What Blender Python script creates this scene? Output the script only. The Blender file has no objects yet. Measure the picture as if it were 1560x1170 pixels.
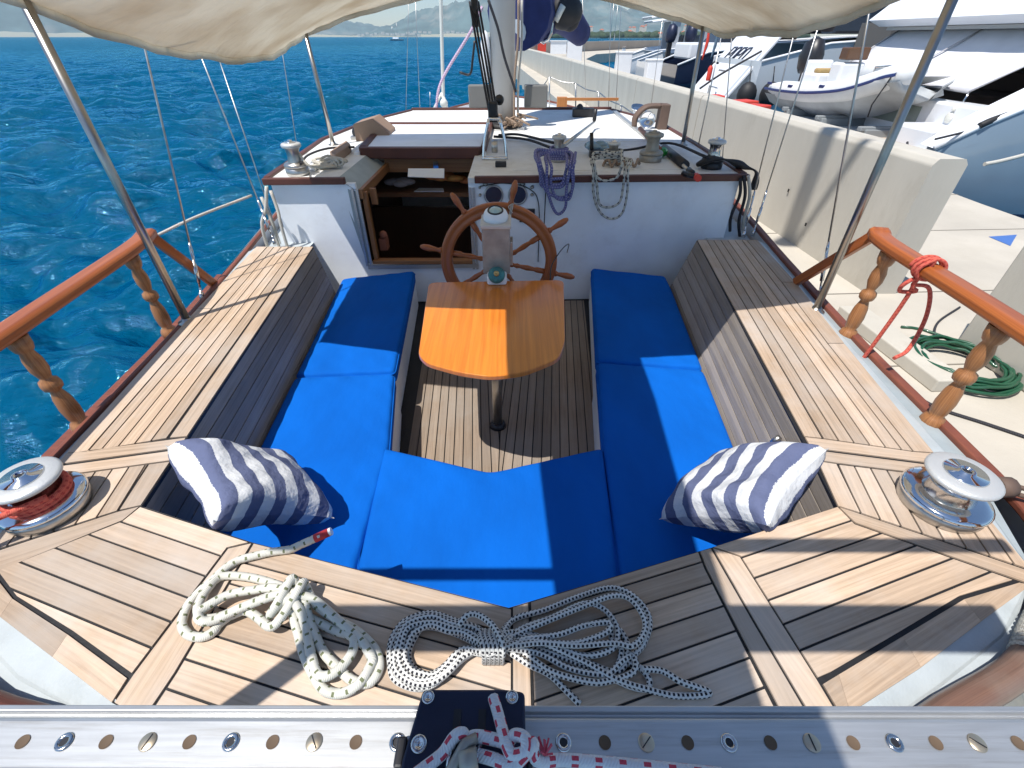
import bpy, bmesh, math, random
import numpy as np
from mathutils import Vector, Matrix, Quaternion
random.seed(7); R = math.radians
S = bpy.context.scene
C = S.collection

# ------------------------------------------------------------------ camera
PITCH = 37.4; EYE = 1.2; F = 692.0
cp, sp = math.cos(R(PITCH)), math.sin(R(PITCH))
cd = bpy.data.cameras.new('camera'); cam = bpy.data.objects.new('camera', cd); C.objects.link(cam)
cam.location = (0, 0, EYE); cam.rotation_euler = (R(90 - PITCH), 0, 0)
cd.sensor_width = 36; cd.lens = F / 1560 * 36; cd.clip_start = 0.05; cd.clip_end = 40000
S.camera = cam
# ------------------------------------------------------------------ sky, sun
SUN = Vector((.33, .30, -1.0)).normalized()
w = bpy.data.worlds.new('World'); S.world = w; w.use_nodes = True
nt = w.node_tree; sky = nt.nodes.new('ShaderNodeTexSky'); sky.sky_type = 'NISHITA'; sky.sun_disc = False
sky.sun_elevation = math.asin(-SUN.z); sky.sun_rotation = math.atan2(-SUN.x, -SUN.y)
sky.air_density = 1.0; sky.dust_density = 0.2; sky.ozone_density = 3.5
bg = nt.nodes['Background']; nt.links.new(sky.outputs[0], bg.inputs[0]); bg.inputs[1].default_value = 0.115
sd = bpy.data.lights.new('sun', 'SUN'); sd.energy = 4.9; sd.angle = R(0.5); sd.color = (1, .955, .89)
so = bpy.data.objects.new('sun', sd); C.objects.link(so); so.rotation_euler = SUN.to_track_quat('-Z', 'Y').to_euler()
S.view_settings.view_transform = 'Standard'; S.view_settings.look = 'None'; S.view_settings.exposure = 0.28; S.view_settings.gamma = 1

# ------------------------------------------------------------------ helpers
def P(u, v, z=0.0):                       # where the sight line of photo pixel (u, v) meets the level z
    U = (u - 780) / F; V = (v - 585) / F; t = (EYE - z) / (sp + V * cp)
    return Vector((U * t, (cp - V * sp) * t, z))
def PY(u, v, y):                          # ... meets the plane at distance y
    U = (u - 780) / F; V = (v - 585) / F; t = y / (cp - V * sp)
    return Vector((U * t, y, EYE - (sp + V * cp) * t))
def PX(u, v, x):
    U = (u - 780) / F; V = (v - 585) / F; t = x / U
    return Vector((x, (cp - V * sp) * t, EYE - (sp + V * cp) * t))

class MB:
    def __init__(s):
        s.v = []; s.f = []; s.uv = []; s.col = []; s.sm = []; s.mi = []
    def face(s, idx, uv=None, col=0.5, smooth=False, mi=0):
        s.f.append(tuple(idx)); s.uv.append(uv); s.col.append(col); s.sm.append(smooth); s.mi.append(mi)
    def add(s, pts):
        b = len(s.v); s.v += [tuple(p) for p in pts]; return b
    def prism(s, poly, z0, z1, col=.5, uvf=None, mi=0):
        n = len(poly); a = sum(poly[i][0] * poly[(i + 1) % n][1] - poly[(i + 1) % n][0] * poly[i][1] for i in range(n))
        if a < 0: poly = poly[::-1]
        q = uvf or (lambda x, y: (x, y))
        b = s.add([(p[0], p[1], z0) for p in poly] + [(p[0], p[1], z1) for p in poly])
        uv = [q(p[0], p[1]) for p in poly]
        s.face([b + n + i for i in range(n)], uv, col, mi=mi); s.face([b + i for i in reversed(range(n))], uv[::-1], col, mi=mi)
        for i in range(n):
            j = (i + 1) % n; s.face([b + i, b + j, b + n + j, b + n + i], [uv[i], uv[j], uv[j], uv[i]], col, mi=mi)
    def box(s, c, size, M=None, col=.5, mi=0, rz=0):
        M = M or Matrix.Translation(c) @ Matrix.Rotation(rz, 4, 'Z'); hx, hy, hz = [k / 2 for k in size]
        p = [(-hx, -hy, -hz), (hx, -hy, -hz), (hx, hy, -hz), (-hx, hy, -hz), (-hx, -hy, hz), (hx, -hy, hz), (hx, hy, hz), (-hx, hy, hz)]
        b = s.add([M @ Vector(k) for k in p])
        L = max(range(3), key=lambda i: size[i])
        for fc in ((0, 3, 2, 1), (4, 5, 6, 7), (0, 1, 5, 4), (1, 2, 6, 5), (2, 3, 7, 6), (3, 0, 4, 7)):
            uv = [(p[i][L], p[i][(L + 1) % 3] + p[i][(L + 2) % 3]) for i in fc]
            s.face([b + i for i in fc], uv, col, mi=mi)
    def tube(s, path, r, n=10, cap=True, closed=False, col=.5, mi=0, u0=0.0, flat=1.0):
        path = [Vector(p) for p in path]; m = len(path); rr = r if isinstance(r, (list, tuple)) else [r] * m
        T = []
        for i in range(m):
            a = path[(i - 1) % m] if (closed or i > 0) else path[i]; b = path[(i + 1) % m] if (closed or i < m - 1) else path[i]
            t = (b - a); T.append(t.normalized() if t.length > 1e-9 else Vector((0, 0, 1)))
        nrm = T[0].cross(Vector((0, 0, 1)))
        if nrm.length < .1: nrm = T[0].cross(Vector((0, 1, 0)))
        nrm.normalize(); base = len(s.v); L = u0; us = []
        for i in range(m):
            nrm = (nrm - T[i] * nrm.dot(T[i])); nrm.normalize(); bi = T[i].cross(nrm)
            if i: L += (path[i] - path[i - 1]).length
            us.append(L)
            s.add([path[i] + nrm * (math.cos(2 * math.pi * k / n) * rr[i]) + bi * (math.sin(2 * math.pi * k / n) * rr[i] * flat) for k in range(n)])
        for i in range(m if closed else m - 1):
            j = (i + 1) % m; uj = us[j] if j else us[-1] + (path[0] - path[-1]).length
            for k in range(n):
                k2 = (k + 1) % n
                s.face([base + i * n + k, base + i * n + k2, base + j * n + k2, base + j * n + k],
                       [(us[i], k / n), (us[i], (k + 1) / n), (uj, (k + 1) / n), (uj, k / n)], col, True, mi)
        if cap and not closed:
            s.face([base + k for k in reversed(range(n))], [(us[0], 0)] * n, col, False, mi)
            s.face([base + (m - 1) * n + k for k in range(n)], [(us[-1], 0)] * n, col, False, mi)
    def lathe(s, prof, o=(0, 0, 0), ax=(0, 0, 1), n=28, col=.5, mi=0, cap=True):
        q = Vector((0, 0, 1)).rotation_difference(Vector(ax).normalized()); o = Vector(o); base = len(s.v); m = len(prof)
        for r, h in prof: s.add([o + q @ Vector((r * math.cos(2 * math.pi * k / n), r * math.sin(2 * math.pi * k / n), h)) for k in range(n)])
        for i in range(m - 1):
            for k in range(n):
                k2 = (k + 1) % n; s.face([base + i * n + k, base + i * n + k2, base + (i + 1) * n + k2, base + (i + 1) * n + k],
                    [(prof[i][1], k / n), (prof[i][1], (k + 1) / n), (prof[i + 1][1], (k + 1) / n), (prof[i + 1][1], k / n)], col, True, mi)
        if cap:
            s.face([base + k for k in reversed(range(n))], None, col, False, mi); s.face([base + (m - 1) * n + k for k in range(n)], None, col, False, mi)
    def ball(s, c, r, n=14, sc=(1, 1, 1), mi=0):
        base = len(s.v); m = n // 2 + 1
        for i in range(m + 1):
            a = -math.pi / 2 + math.pi * i / m
            s.add([(c[0] + r * sc[0] * math.cos(a) * math.cos(2 * math.pi * k / n), c[1] + r * sc[1] * math.cos(a) * math.sin(2 * math.pi * k / n), c[2] + r * sc[2] * math.sin(a)) for k in range(n)])
        for i in range(m):
            for k in range(n):
                k2 = (k + 1) % n; s.face([base + i * n + k, base + i * n + k2, base + (i + 1) * n + k2, base + (i + 1) * n + k], None, .5, True, mi)
    def sheet(s, rows, col=.5, smooth=True, mi=0, close=False):       # rows of equal length -> quads
        n = len(rows[0]); b = len(s.v)
        for i, r in enumerate(rows): s.add(r)
        m = len(rows)
        for i in range(m - 1):
            for k in range(n if close else n - 1):
                k2 = (k + 1) % n
                s.face([b + i * n + k, b + i * n + k2, b + (i + 1) * n + k2, b + (i + 1) * n + k],
                       [(k / (n - 1), i / (m - 1)), ((k + 1) / (n - 1), i / (m - 1)), ((k + 1) / (n - 1), (i + 1) / (m - 1)), (k / (n - 1), (i + 1) / (m - 1))], col, smooth, mi)
    def quad(s, a, b, c, d, col=.5, mi=0, uv=None):
        k = s.add([a, b, c, d]); s.face([k, k + 1, k + 2, k + 3], uv or [(0, 0), (1, 0), (1, 1), (0, 1)], col, mi=mi)
    def build(s, name, mats, parent=None, bevel=0, seg=2, solid=0, subsurf=0, **tags):
        me = bpy.data.meshes.new(name); me.from_pydata(s.v, [], s.f); me.update()
        if not isinstance(mats, (list, tuple)): mats = [mats]
        for m_ in mats: me.materials.append(m_)
        ul = me.uv_layers.new(name='UVMap'); ca = me.color_attributes.new('tone', 'FLOAT_COLOR', 'CORNER')
        uvs = []; cs = []
        for f_, u_, c_ in zip(s.f, s.uv, s.col):
            for i in range(len(f_)):
                uvs += list(u_[i]) if u_ else [0, 0]; cs += [c_, c_, c_, 1]
        me.uv_layers['UVMap'].data.foreach_set('uv', uvs); me.color_attributes['tone'].data.foreach_set('color', cs)
        me.polygons.foreach_set('use_smooth', s.sm); me.polygons.foreach_set('material_index', s.mi); me.update()
        o = bpy.data.objects.new(name, me); C.objects.link(o)
        if solid:
            md = o.modifiers.new('s', 'SOLIDIFY'); md.thickness = solid; md.offset = 0
        if bevel:
            md = o.modifiers.new('b', 'BEVEL'); md.width = bevel; md.segments = seg; md.limit_method = 'ANGLE'; md.angle_limit = R(35); md.harden_normals = False
        if subsurf:
            md = o.modifiers.new('u', 'SUBSURF'); md.levels = subsurf; md.render_levels = subsurf
        if parent: o.parent = parent
        for k, val in tags.items(): o[k] = val
        return o

def empty(name, loc=(0, 0, 0), **tags):
    o = bpy.data.objects.new(name, None); C.objects.link(o); o.location = loc; o.empty_display_size = .1
    for k, val in tags.items(): o[k] = val
    return o
def shift(parts, loc):                    # parts were built in world coordinates: put them under an Empty at loc
    pass
def thing(name, loc, label, category, group=None):
    t = empty(name, loc, label=label, category=category)
    if group: t['group'] = group
    return t
def part(mb, name, mats, t, **k):         # mb in world coordinates -> local to the thing t (unrotated)
    ox, oy, oz = t.location if t.parent is None else (t.location + t.parent.location)
    mb.v = [(x - ox, y - oy, z - oz) for x, y, z in mb.v]
    return mb.build(name, mats, t, **k)
def whole(mb, name, mats, label, category, group=None, org=None, **k):   # a thing that is one mesh
    c = Vector(org) if org is not None else Vector([sum(p[i] for p in mb.v) / len(mb.v) for i in range(3)])
    mb.v = [(x - c.x, y - c.y, z - c.z) for x, y, z in mb.v]
    o = mb.build(name, mats, None, **k); o.location = c; o['label'] = label; o['category'] = category
    if group: o['group'] = group
    return o
def child(mb, name, mats, par, **k):      # sub-part given in the world frame, parent is a mesh part at its thing's origin
    o = par; off = Vector((0, 0, 0))
    while o: off += o.location; o = o.parent
    mb.v = [(x - off.x, y - off.y, z - off.z) for x, y, z in mb.v]
    return mb.build(name, mats, par, **k)
def clip(poly, nx, ny, d):                # keep nx*x+ny*y >= d
    out = []; n = len(poly)
    for i in range(n):
        a, b = poly[i], poly[(i + 1) % n]; da = nx * a[0] + ny * a[1] - d; db = nx * b[0] + ny * b[1] - d
        if da >= 0: out.append(a)
        if (da > 0 and db < 0) or (da < 0 and db > 0):
            t = da / (da - db); out.append((a[0] + (b[0] - a[0]) * t, a[1] + (b[1] - a[1]) * t))
    return out
def inset(poly, d):                       # convex polygon shrunk by d
    n = len(poly); a = sum(poly[i][0] * poly[(i + 1) % n][1] - poly[(i + 1) % n][0] * poly[i][1] for i in range(n))
    if a < 0: poly = poly[::-1]
    out = list(poly)
    for i in range(n):
        a, b = poly[i], poly[(i + 1) % n]; ex, ey = b[0] - a[0], b[1] - a[1]; L = math.hypot(ex, ey)
        if L < 1e-6: continue
        nx, ny = -ey / L, ex / L; out = clip(out, nx, ny, nx * a[0] + ny * a[1] + d)
    return out
def offset_poly(p, d):                    # any simple polygon moved inwards by d (mitred)
    n = len(p)
    if sum(p[i][0] * p[(i + 1) % n][1] - p[(i + 1) % n][0] * p[i][1] for i in range(n)) < 0: p = p[::-1]
    out = []
    for i in range(n):
        a, b, c = Vector(p[i - 1]), Vector(p[i]), Vector(p[(i + 1) % n]); e1, e2 = (b - a).normalized(), (c - b).normalized()
        n1, n2 = Vector((-e1.y, e1.x)), Vector((-e2.y, e2.x)); m = n1 + n2; L = m.length_squared
        if L < .15: out.append(tuple(b + n1 * d)); continue
        out.append(tuple(b + m * (2 * d / L)))
    return out
def convex(p):
    n = len(p); sg = [(p[(i + 1) % n][0] - p[i][0]) * (p[(i + 2) % n][1] - p[(i + 1) % n][1]) - (p[(i + 1) % n][1] - p[i][1]) * (p[(i + 2) % n][0] - p[(i + 1) % n][0]) for i in range(n)]
    return all(k >= -1e-9 for k in sg) or all(k <= 1e-9 for k in sg)
def planks(mb, poly, d, wd=.05, gap=.006, z0=-.006, z1=0.0, off=0.0):
    poly = [(p[0], p[1]) for p in poly]
    poly = offset_poly(poly, gap / 2)
    L = math.hypot(*d[:2]); dx, dy = d[0] / L, d[1] / L; nx, ny = -dy, dx
    s0 = min(nx * x + ny * y for x, y in poly); s1 = max(nx * x + ny * y for x, y in poly); k = s0 - off
    while k < s1:
        q = clip(clip(poly, nx, ny, k + gap / 2), -nx, -ny, -(k + wd - gap / 2)); k += wd
        if len(q) < 3: continue
        ar = abs(sum(q[i][0] * q[(i + 1) % len(q)][1] - q[(i + 1) % len(q)][0] * q[i][1] for i in range(len(q)))) / 2
        if ar < 2e-5: continue
        r = random.random() * 20; mb.prism(q, z0, z1, random.random(), lambda x, y: (dx * x + dy * y + r, nx * x + ny * y + r * .37))
def board(mb, poly, d, gap=.006, z0=-.006, z1=0.0): planks(mb, poly, d, 9, gap, z0, z1, off=1)
def cr(pts, k=8, closed=False):           # Catmull-Rom
    p = [Vector(q) for q in pts]; n = len(p); out = []
    rng = range(n) if closed else range(n - 1)
    for i in rng:
        a = p[(i - 1) % n] if closed or i else p[0] * 2 - p[1]; b = p[i]; c = p[(i + 1) % n]
        d = p[(i + 2) % n] if closed or i < n - 2 else p[-1] * 2 - p[-2]
        for j in range(k):
            t = j / k; out.append(.5 * ((2 * b) + (c - a) * t + (2 * a - 5 * b + 4 * c - d) * t * t + (3 * b - a - 3 * c + d) * t ** 3))
    if not closed: out.append(p[-1])
    return out
def lerp(a, b, t): return Vector(a) + (Vector(b) - Vector(a)) * t

# ------------------------------------------------------------------ materials
def nodes(m): return m.node_tree.nodes, m.node_tree.links
def mk(name, base, rough=.5, metal=0.0, var=0.0, vscale=8.0, bump=0.0, bscale=60.0, coat=0.0, stretch=None, dark=None, dscale=3.0, uvn=False, spec=None):
    m = bpy.data.materials.new(name); m.use_nodes = True; N, K = nodes(m); b = N['Principled BSDF']
    b.inputs['Base Color'].default_value = (*base, 1); b.inputs['Roughness'].default_value = rough; b.inputs['Metallic'].default_value = metal
    if coat: b.inputs['Coat Weight'].default_value = coat; b.inputs['Coat Roughness'].default_value = .08
    if spec is not None: b.inputs['Specular IOR Level'].default_value = spec
    tc = N.new('ShaderNodeTexCoord'); src = tc.outputs['UV' if uvn else 'Object']
    if stretch:
        mp = N.new('ShaderNodeMapping'); mp.inputs['Scale'].default_value = stretch; K.new(src, mp.inputs[0]); src = mp.outputs[0]
    cur = None
    if var:
        n = N.new('ShaderNodeTexNoise'); n.inputs['Scale'].default_value = vscale; n.inputs['Detail'].default_value = 6; K.new(src, n.inputs[0])
        r = N.new('ShaderNodeMapRange'); r.inputs['From Min'].default_value = .3; r.inputs['From Max'].default_value = .7; r.inputs['To Min'].default_value = 1 - var; r.inputs['To Max'].default_value = 1 + var; K.new(n.outputs[0], r.inputs[0])
        mx = N.new('ShaderNodeVectorMath'); mx.operation = 'SCALE'; mx.inputs[0].default_value = base; K.new(r.outputs[0], mx.inputs['Scale']); cur = mx.outputs[0]
    if dark:
        n2 = N.new('ShaderNodeTexNoise'); n2.inputs['Scale'].default_value = dscale; n2.inputs['Detail'].default_value = 8; n2.inputs['Roughness'].default_value = .7; K.new(src, n2.inputs[0])
        rp = N.new('ShaderNodeMapRange'); rp.inputs['From Min'].default_value = .52; rp.inputs['From Max'].default_value = .75; K.new(n2.outputs[0], rp.inputs[0])
        mi = N.new('ShaderNodeMix'); mi.data_type = 'RGBA'; K.new(rp.outputs[0], mi.inputs[0])
        if cur: K.new(cur, mi.inputs[6])
        else: mi.inputs[6].default_value = (*base, 1)
        mi.inputs[7].default_value = (*dark, 1); cur = mi.outputs[2]
    if cur: K.new(cur, b.inputs['Base Color'])
    if bump:
        n3 = N.new('ShaderNodeTexNoise'); n3.inputs['Scale'].default_value = bscale; n3.inputs['Detail'].default_value = 5; K.new(src, n3.inputs[0])
        bp = N.new('ShaderNodeBump'); bp.inputs['Strength'].default_value = bump; bp.inputs['Distance'].default_value = .01; K.new(n3.outputs[0], bp.inputs['Height']); K.new(bp.outputs[0], b.inputs['Normal'])
    return m
def wood(name, light, dark_, grey=None, rough=.6, gscale=1.0, coat=0.0, tone=.22, bump=.25, uvn=True):
    m = bpy.data.materials.new(name); m.use_nodes = True; N, K = nodes(m); b = N['Principled BSDF']; b.inputs['Roughness'].default_value = rough
    if coat: b.inputs['Coat Weight'].default_value = coat; b.inputs['Coat Roughness'].default_value = .12
    tc = N.new('ShaderNodeTexCoord'); mp = N.new('ShaderNodeMapping'); mp.inputs['Scale'].default_value = (2.5 * gscale, 90 * gscale, 90 * gscale); K.new(tc.outputs['UV' if uvn else 'Object'], mp.inputs[0])
    n = N.new('ShaderNodeTexNoise'); n.inputs['Scale'].default_value = 1; n.inputs['Detail'].default_value = 7; n.inputs['Roughness'].default_value = .65; n.inputs['Distortion'].default_value = .4; K.new(mp.outputs[0], n.inputs[0])
    rp = N.new('ShaderNodeMapRange'); rp.inputs['From Min'].default_value = .3; rp.inputs['From Max'].default_value = .72; K.new(n.outputs[0], rp.inputs[0])
    mi = N.new('ShaderNodeMix'); mi.data_type = 'RGBA'; mi.inputs[6].default_value = (*light, 1); mi.inputs[7].default_value = (*dark_, 1); K.new(rp.outputs[0], mi.inputs[0]); cur = mi.outputs[2]
    if grey:
        n2 = N.new('ShaderNodeTexNoise'); n2.inputs['Scale'].default_value = 2.6; n2.inputs['Detail'].default_value = 6; n2.inputs['Roughness'].default_value = .6; K.new(tc.outputs['Object'], n2.inputs[0])
        r2 = N.new('ShaderNodeMapRange'); r2.inputs['From Min'].default_value = .42; r2.inputs['From Max'].default_value = .68; r2.inputs['To Max'].default_value = .75; K.new(n2.outputs[0], r2.inputs[0])
        m2 = N.new('ShaderNodeMix'); m2.data_type = 'RGBA'; K.new(r2.outputs[0], m2.inputs[0]); K.new(cur, m2.inputs[6]); m2.inputs[7].default_value = (*grey, 1); cur = m2.outputs[2]
    at = N.new('ShaderNodeAttribute'); at.attribute_name = 'tone'
    r3 = N.new('ShaderNodeMapRange'); r3.inputs['To Min'].default_value = 1 - tone; r3.inputs['To Max'].default_value = 1 + tone; K.new(at.outputs['Fac'], r3.inputs[0])
    vm = N.new('ShaderNodeVectorMath'); vm.operation = 'SCALE'; K.new(cur, vm.inputs[0]); K.new(r3.outputs[0], vm.inputs['Scale']); K.new(vm.outputs[0], b.inputs['Base Color'])
    bp = N.new('ShaderNodeBump'); bp.inputs['Strength'].default_value = bump; bp.inputs['Distance'].default_value = .002; K.new(n.outputs[0], bp.inputs['Height']); K.new(bp.outputs[0], b.inputs['Normal'])
    return m
def ropemat(name, base, fleck, per=.02, dens=.35, cols=6, twist=.0, rough=.85):   # braided rope: flecks laid out in UV (metres along, turns around)
    m = bpy.data.materials.new(name); m.use_nodes = True; N, K = nodes(m); b = N['Principled BSDF']; b.inputs['Roughness'].default_value = rough
    tc = N.new('ShaderNodeTexCoord'); sx = N.new('ShaderNodeSeparateXYZ'); K.new(tc.outputs['UV'], sx.inputs[0])
    def M(op, a, c=None):
        q = N.new('ShaderNodeMath'); q.operation = op
        for i, x in enumerate((a, c)):
            if x is None: continue
            if isinstance(x, (int, float)): q.inputs[i].default_value = x
            else: K.new(x, q.inputs[i])
        return q.outputs[0]
    a = M('DIVIDE', sx.outputs[0], per); vv = M('MULTIPLY', sx.outputs[1], cols)
    h = M('MULTIPLY', M('FLOOR', vv), .5); fa = M('FRACT', M('ADD', a, h)); fb = M('FRACT', vv)
    on = M('MULTIPLY', M('LESS_THAN', fa, dens), M('MULTIPLY', M('GREATER_THAN', fb, .2), M('LESS_THAN', fb, .8)))
    mi = N.new('ShaderNodeMix'); mi.data_type = 'RGBA'; K.new(on, mi.inputs[0]); mi.inputs[7].default_value = (*fleck, 1)
    nz = N.new('ShaderNodeTexNoise'); nz.inputs['Scale'].default_value = 25; K.new(tc.outputs['Object'], nz.inputs[0])
    rr = N.new('ShaderNodeMapRange'); rr.inputs['To Min'].default_value = .78; rr.inputs['To Max'].default_value = 1.15; K.new(nz.outputs[0], rr.inputs[0])
    vm = N.new('ShaderNodeVectorMath'); vm.operation = 'SCALE'; vm.inputs[0].default_value = base; K.new(rr.outputs[0], vm.inputs['Scale']); K.new(vm.outputs[0], mi.inputs[6])
    K.new(mi.outputs[2], b.inputs['Base Color'])
    wv = M('SINE', M('ADD', M('MULTIPLY', sx.outputs[0], 1600), M('MULTIPLY', sx.outputs[1], 37.7)))
    bp = N.new('ShaderNodeBump'); bp.inputs['Strength'].default_value = .35; bp.inputs['Distance'].default_value = .0012; K.new(wv, bp.inputs['Height']); K.new(bp.outputs[0], b.inputs['Normal'])
    return m

M_teak = wood('teak_weathered', (.58, .43, .305), (.33, .235, .16), (.53, .47, .415), rough=.7, tone=.22)
M_teakd = wood('teak_grey_weathered', (.37, .32, .27), (.21, .18, .15), (.34, .31, .285), rough=.75, tone=.22)
M_sole = wood('teak_sole', (.33, .255, .19), (.19, .14, .10), (.30, .26, .22), rough=.78, tone=.2)
M_caulk = mk('black_caulk', (.012, .012, .014), .6, bump=.2)
M_varn = wood('varnished_wood', (.46, .135, .032), (.22, .052, .013), None, rough=.38, gscale=.6, coat=.15, tone=.08, bump=.15)
M_spoke = wood('varnished_spindle', (.44, .20, .075), (.20, .075, .024), None, rough=.42, gscale=.5, coat=.2, tone=.1, bump=.2)
M_table = wood('varnished_table', (.76, .255, .027), (.50, .13, .010), None, rough=.28, gscale=.45, coat=.6, tone=.03, bump=.05)
M_mahog = wood('mahogany_trim', (.135, .042, .026), (.06, .02, .014), None, rough=.5, gscale=.6, tone=.1)
M_red = wood('redbrown_caprail', (.24, .072, .04), (.13, .038, .024), None, rough=.55, gscale=.6, tone=.06)
M_inwood = wood('interior_wood', (.26, .12, .05), (.12, .05, .02), None, rough=.5, gscale=.5, tone=.1)
M_blue = mk('blue_canvas', (.0, .106, .49), .85, var=.13, vscale=2.2, bump=.9, bscale=6, spec=.15, stretch=(1.6, .8, 1))
M_white = mk('white_gelcoat', (.78, .80, .83), .35, var=.03, vscale=3, coat=.2)
M_whited = mk('white_painted_wood', (.86, .90, .95), .5, var=.05, vscale=4, dark=(.77, .79, .82), dscale=5, bump=.08, bscale=30)
M_grey = mk('pale_grey_paint', (.43, .475, .495), .55, var=.08, vscale=9, dark=(.36, .40, .41), dscale=7, bump=.15, bscale=120)
M_greyd = mk('mid_grey_paint', (.33, .38, .40), .6, var=.1, vscale=9, bump=.15, bscale=120)
M_roof = mk('cabin_roof_paint', (.76, .76, .74), .6, var=.05, vscale=6, dark=(.60, .58, .53), dscale=5, bump=.15, bscale=150)
M_steel = mk('stainless_steel', (.62, .62, .62), .16, 1.0, var=.08, vscale=20)
M_pole = mk('weathered_steel_tube', (.40, .385, .36), .3, 1.0, var=.12, vscale=12)
M_steeld = mk('brushed_steel', (.50, .49, .47), .34, 1.0, var=.15, vscale=30)
M_chrome = mk('polished_chrome', (.75, .77, .8), .09, 1.0)
M_alu = mk('anodised_aluminium', (.55, .56, .565), .42, .75, var=.10, vscale=9, dark=(.42, .41, .39), dscale=6, bump=.04, bscale=300, stretch=(1, 20, 20))
M_bronze = mk('dull_bronze', (.36, .34, .30), .5, .6, var=.15, vscale=30)
M_black = mk('black_plastic', (.018, .018, .022), .4, var=.2, vscale=20)
M_navyp = mk('navy_anodised', (.018, .024, .055), .42, .3, var=.2, vscale=20, bump=.05, bscale=300)
M_conc = mk('concrete_wall', (.50, .47, .41), .9, var=.08, vscale=1.5, dark=(.41, .375, .315), dscale=2.2, bump=.25, bscale=22, stretch=(1, 1, .35))
M_quay = mk('concrete_quay', (.49, .45, .385), .9, var=.10, vscale=1.4, dark=(.45, .41, .34), dscale=.9, bump=.3, bscale=30)
M_canvas = bpy.data.materials.new('awning_canvas')
M_gel2 = mk('white_yacht_hull', (.76, .79, .82), .14, var=.02, vscale=1, coat=.6)
M_blueh = mk('bluegrey_yacht_hull', (.10, .16, .23), .1, coat=.8, var=.05, vscale=.6)
M_navyh = mk('navy_yacht_hull', (.012, .018, .045), .12, coat=.8)
M_glass = mk('dark_tinted_glass', (.02, .022, .028), .06, spec=.8)
M_dark = mk('dark_void', (.02, .017, .015), .8)
M_rub = mk('black_rubber', (.015, .015, .017), .6)
M_redp = mk('red_plastic', (.6, .05, .03), .5)
M_green = mk('green_plastic', (.0, .25, .03), .3, coat=.3)
M_lblue = bpy.data.materials.new('clear_blue_plastic')
M_hyp = mk('grey_hypalon', (.42, .44, .45), .5, var=.08, vscale=4)
M_hypw = mk('white_hypalon', (.75, .76, .76), .45, var=.03, vscale=4)
M_meshc = mk('white_mesh_cloth', (.62, .62, .65), .8, var=.05, vscale=3, bump=.1, bscale=80)
M_navy = mk('navy_canvas', (.02, .03, .12), .85, var=.2, vscale=6, bump=.3, bscale=20)
M_chalk = mk('grimy_stainless_box', (.36, .33, .30), .5, .35, var=.2, vscale=12, dark=(.24, .19, .15), dscale=9)
M_gauge = mk('gauge_face', (.03, .035, .06), .25, coat=.5)
M_teal = mk('verdigris_bronze', (.05, .20, .21), .5, .3, var=.3, vscale=30)
M_brass = mk('brass', (.6, .42, .18), .35, 1.0)
M_tanc = mk('tan_leather', (.13, .085, .065), .7, var=.1, vscale=12)
M_pvc = mk('cream_plastic', (.70, .69, .62), .5)
M_rope_g = ropemat('rope_white_green', (.66, .65, .58), (.17, .19, .10), .034, .18, 4)
M_rope_k = ropemat('rope_white_black', (.70, .69, .65), (.012, .012, .02), .0105, .52, 4)
M_rope_r = ropemat('rope_red', (.62, .12, .08), (.45, .05, .04), .02, .4, 5)
M_rope_p = ropemat('rope_purple', (.13, .13, .33), (.42, .43, .55), .02, .25, 5)
M_rope_s = ropemat('rope_white_dark', (.50, .50, .46), (.03, .03, .05), .05, .35, 3)
M_rope_t = ropemat('rope_white_red', (.72, .72, .74), (.55, .06, .10), .028, .3, 5)
M_rope_w = ropemat('rope_plain', (.58, .56, .50), (.42, .40, .36), .012, .5, 6)
M_rope_d = ropemat('rope_black', (.02, .02, .025), (.05, .05, .06), .012, .5, 6)
M_rope_b = ropemat('rope_tan', (.36, .27, .2), (.22, .14, .1), .02, .5, 6)
M_hose = mk('green_hose', (.010, .075, .038), .4, var=.15, vscale=8, coat=.2)
def canvas():
    m = M_canvas; m.use_nodes = True; N, K = nodes(m); b = N['Principled BSDF']; o = N['Material Output']
    tc = N.new('ShaderNodeTexCoord'); n = N.new('ShaderNodeTexNoise'); n.inputs['Scale'].default_value = 2.2; n.inputs['Detail'].default_value = 8; K.new(tc.outputs['Object'], n.inputs[0])
    mi = N.new('ShaderNodeMix'); mi.data_type = 'RGBA'; mi.inputs[6].default_value = (.80, .755, .66, 1); mi.inputs[7].default_value = (.66, .58, .46, 1)
    r = N.new('ShaderNodeMapRange'); r.inputs['From Min'].default_value = .4; r.inputs['From Max'].default_value = .7; K.new(n.outputs[0], r.inputs[0]); K.new(r.outputs[0], mi.inputs[0])
    K.new(mi.outputs[2], b.inputs['Base Color']); b.inputs['Roughness'].default_value = .9; b.inputs['Specular IOR Level'].default_value = .1
    t = N.new('ShaderNodeBsdfTranslucent'); K.new(mi.outputs[2], t.inputs[0]); ms = N.new('ShaderNodeMixShader'); ms.inputs[0].default_value = .55
    K.new(b.outputs[0], ms.inputs[1]); K.new(t.outputs[0], ms.inputs[2]); K.new(ms.outputs[0], o.inputs[0])
    mp = N.new('ShaderNodeMapping'); mp.inputs['Scale'].default_value = (1.2, 5, 3); K.new(tc.outputs['Object'], mp.inputs[0]); n2 = N.new('ShaderNodeTexNoise'); n2.inputs['Scale'].default_value = 2.5; n2.inputs['Detail'].default_value = 3; K.new(mp.outputs[0], n2.inputs[0])
    bp = N.new('ShaderNodeBump'); bp.inputs['Strength'].default_value = .6; bp.inputs['Distance'].default_value = .03; K.new(n2.outputs[0], bp.inputs['Height']); K.new(bp.outputs[0], b.inputs['Normal']); K.new(bp.outputs[0], t.inputs['Normal'])
canvas()
M_lblue.use_nodes = True
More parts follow.
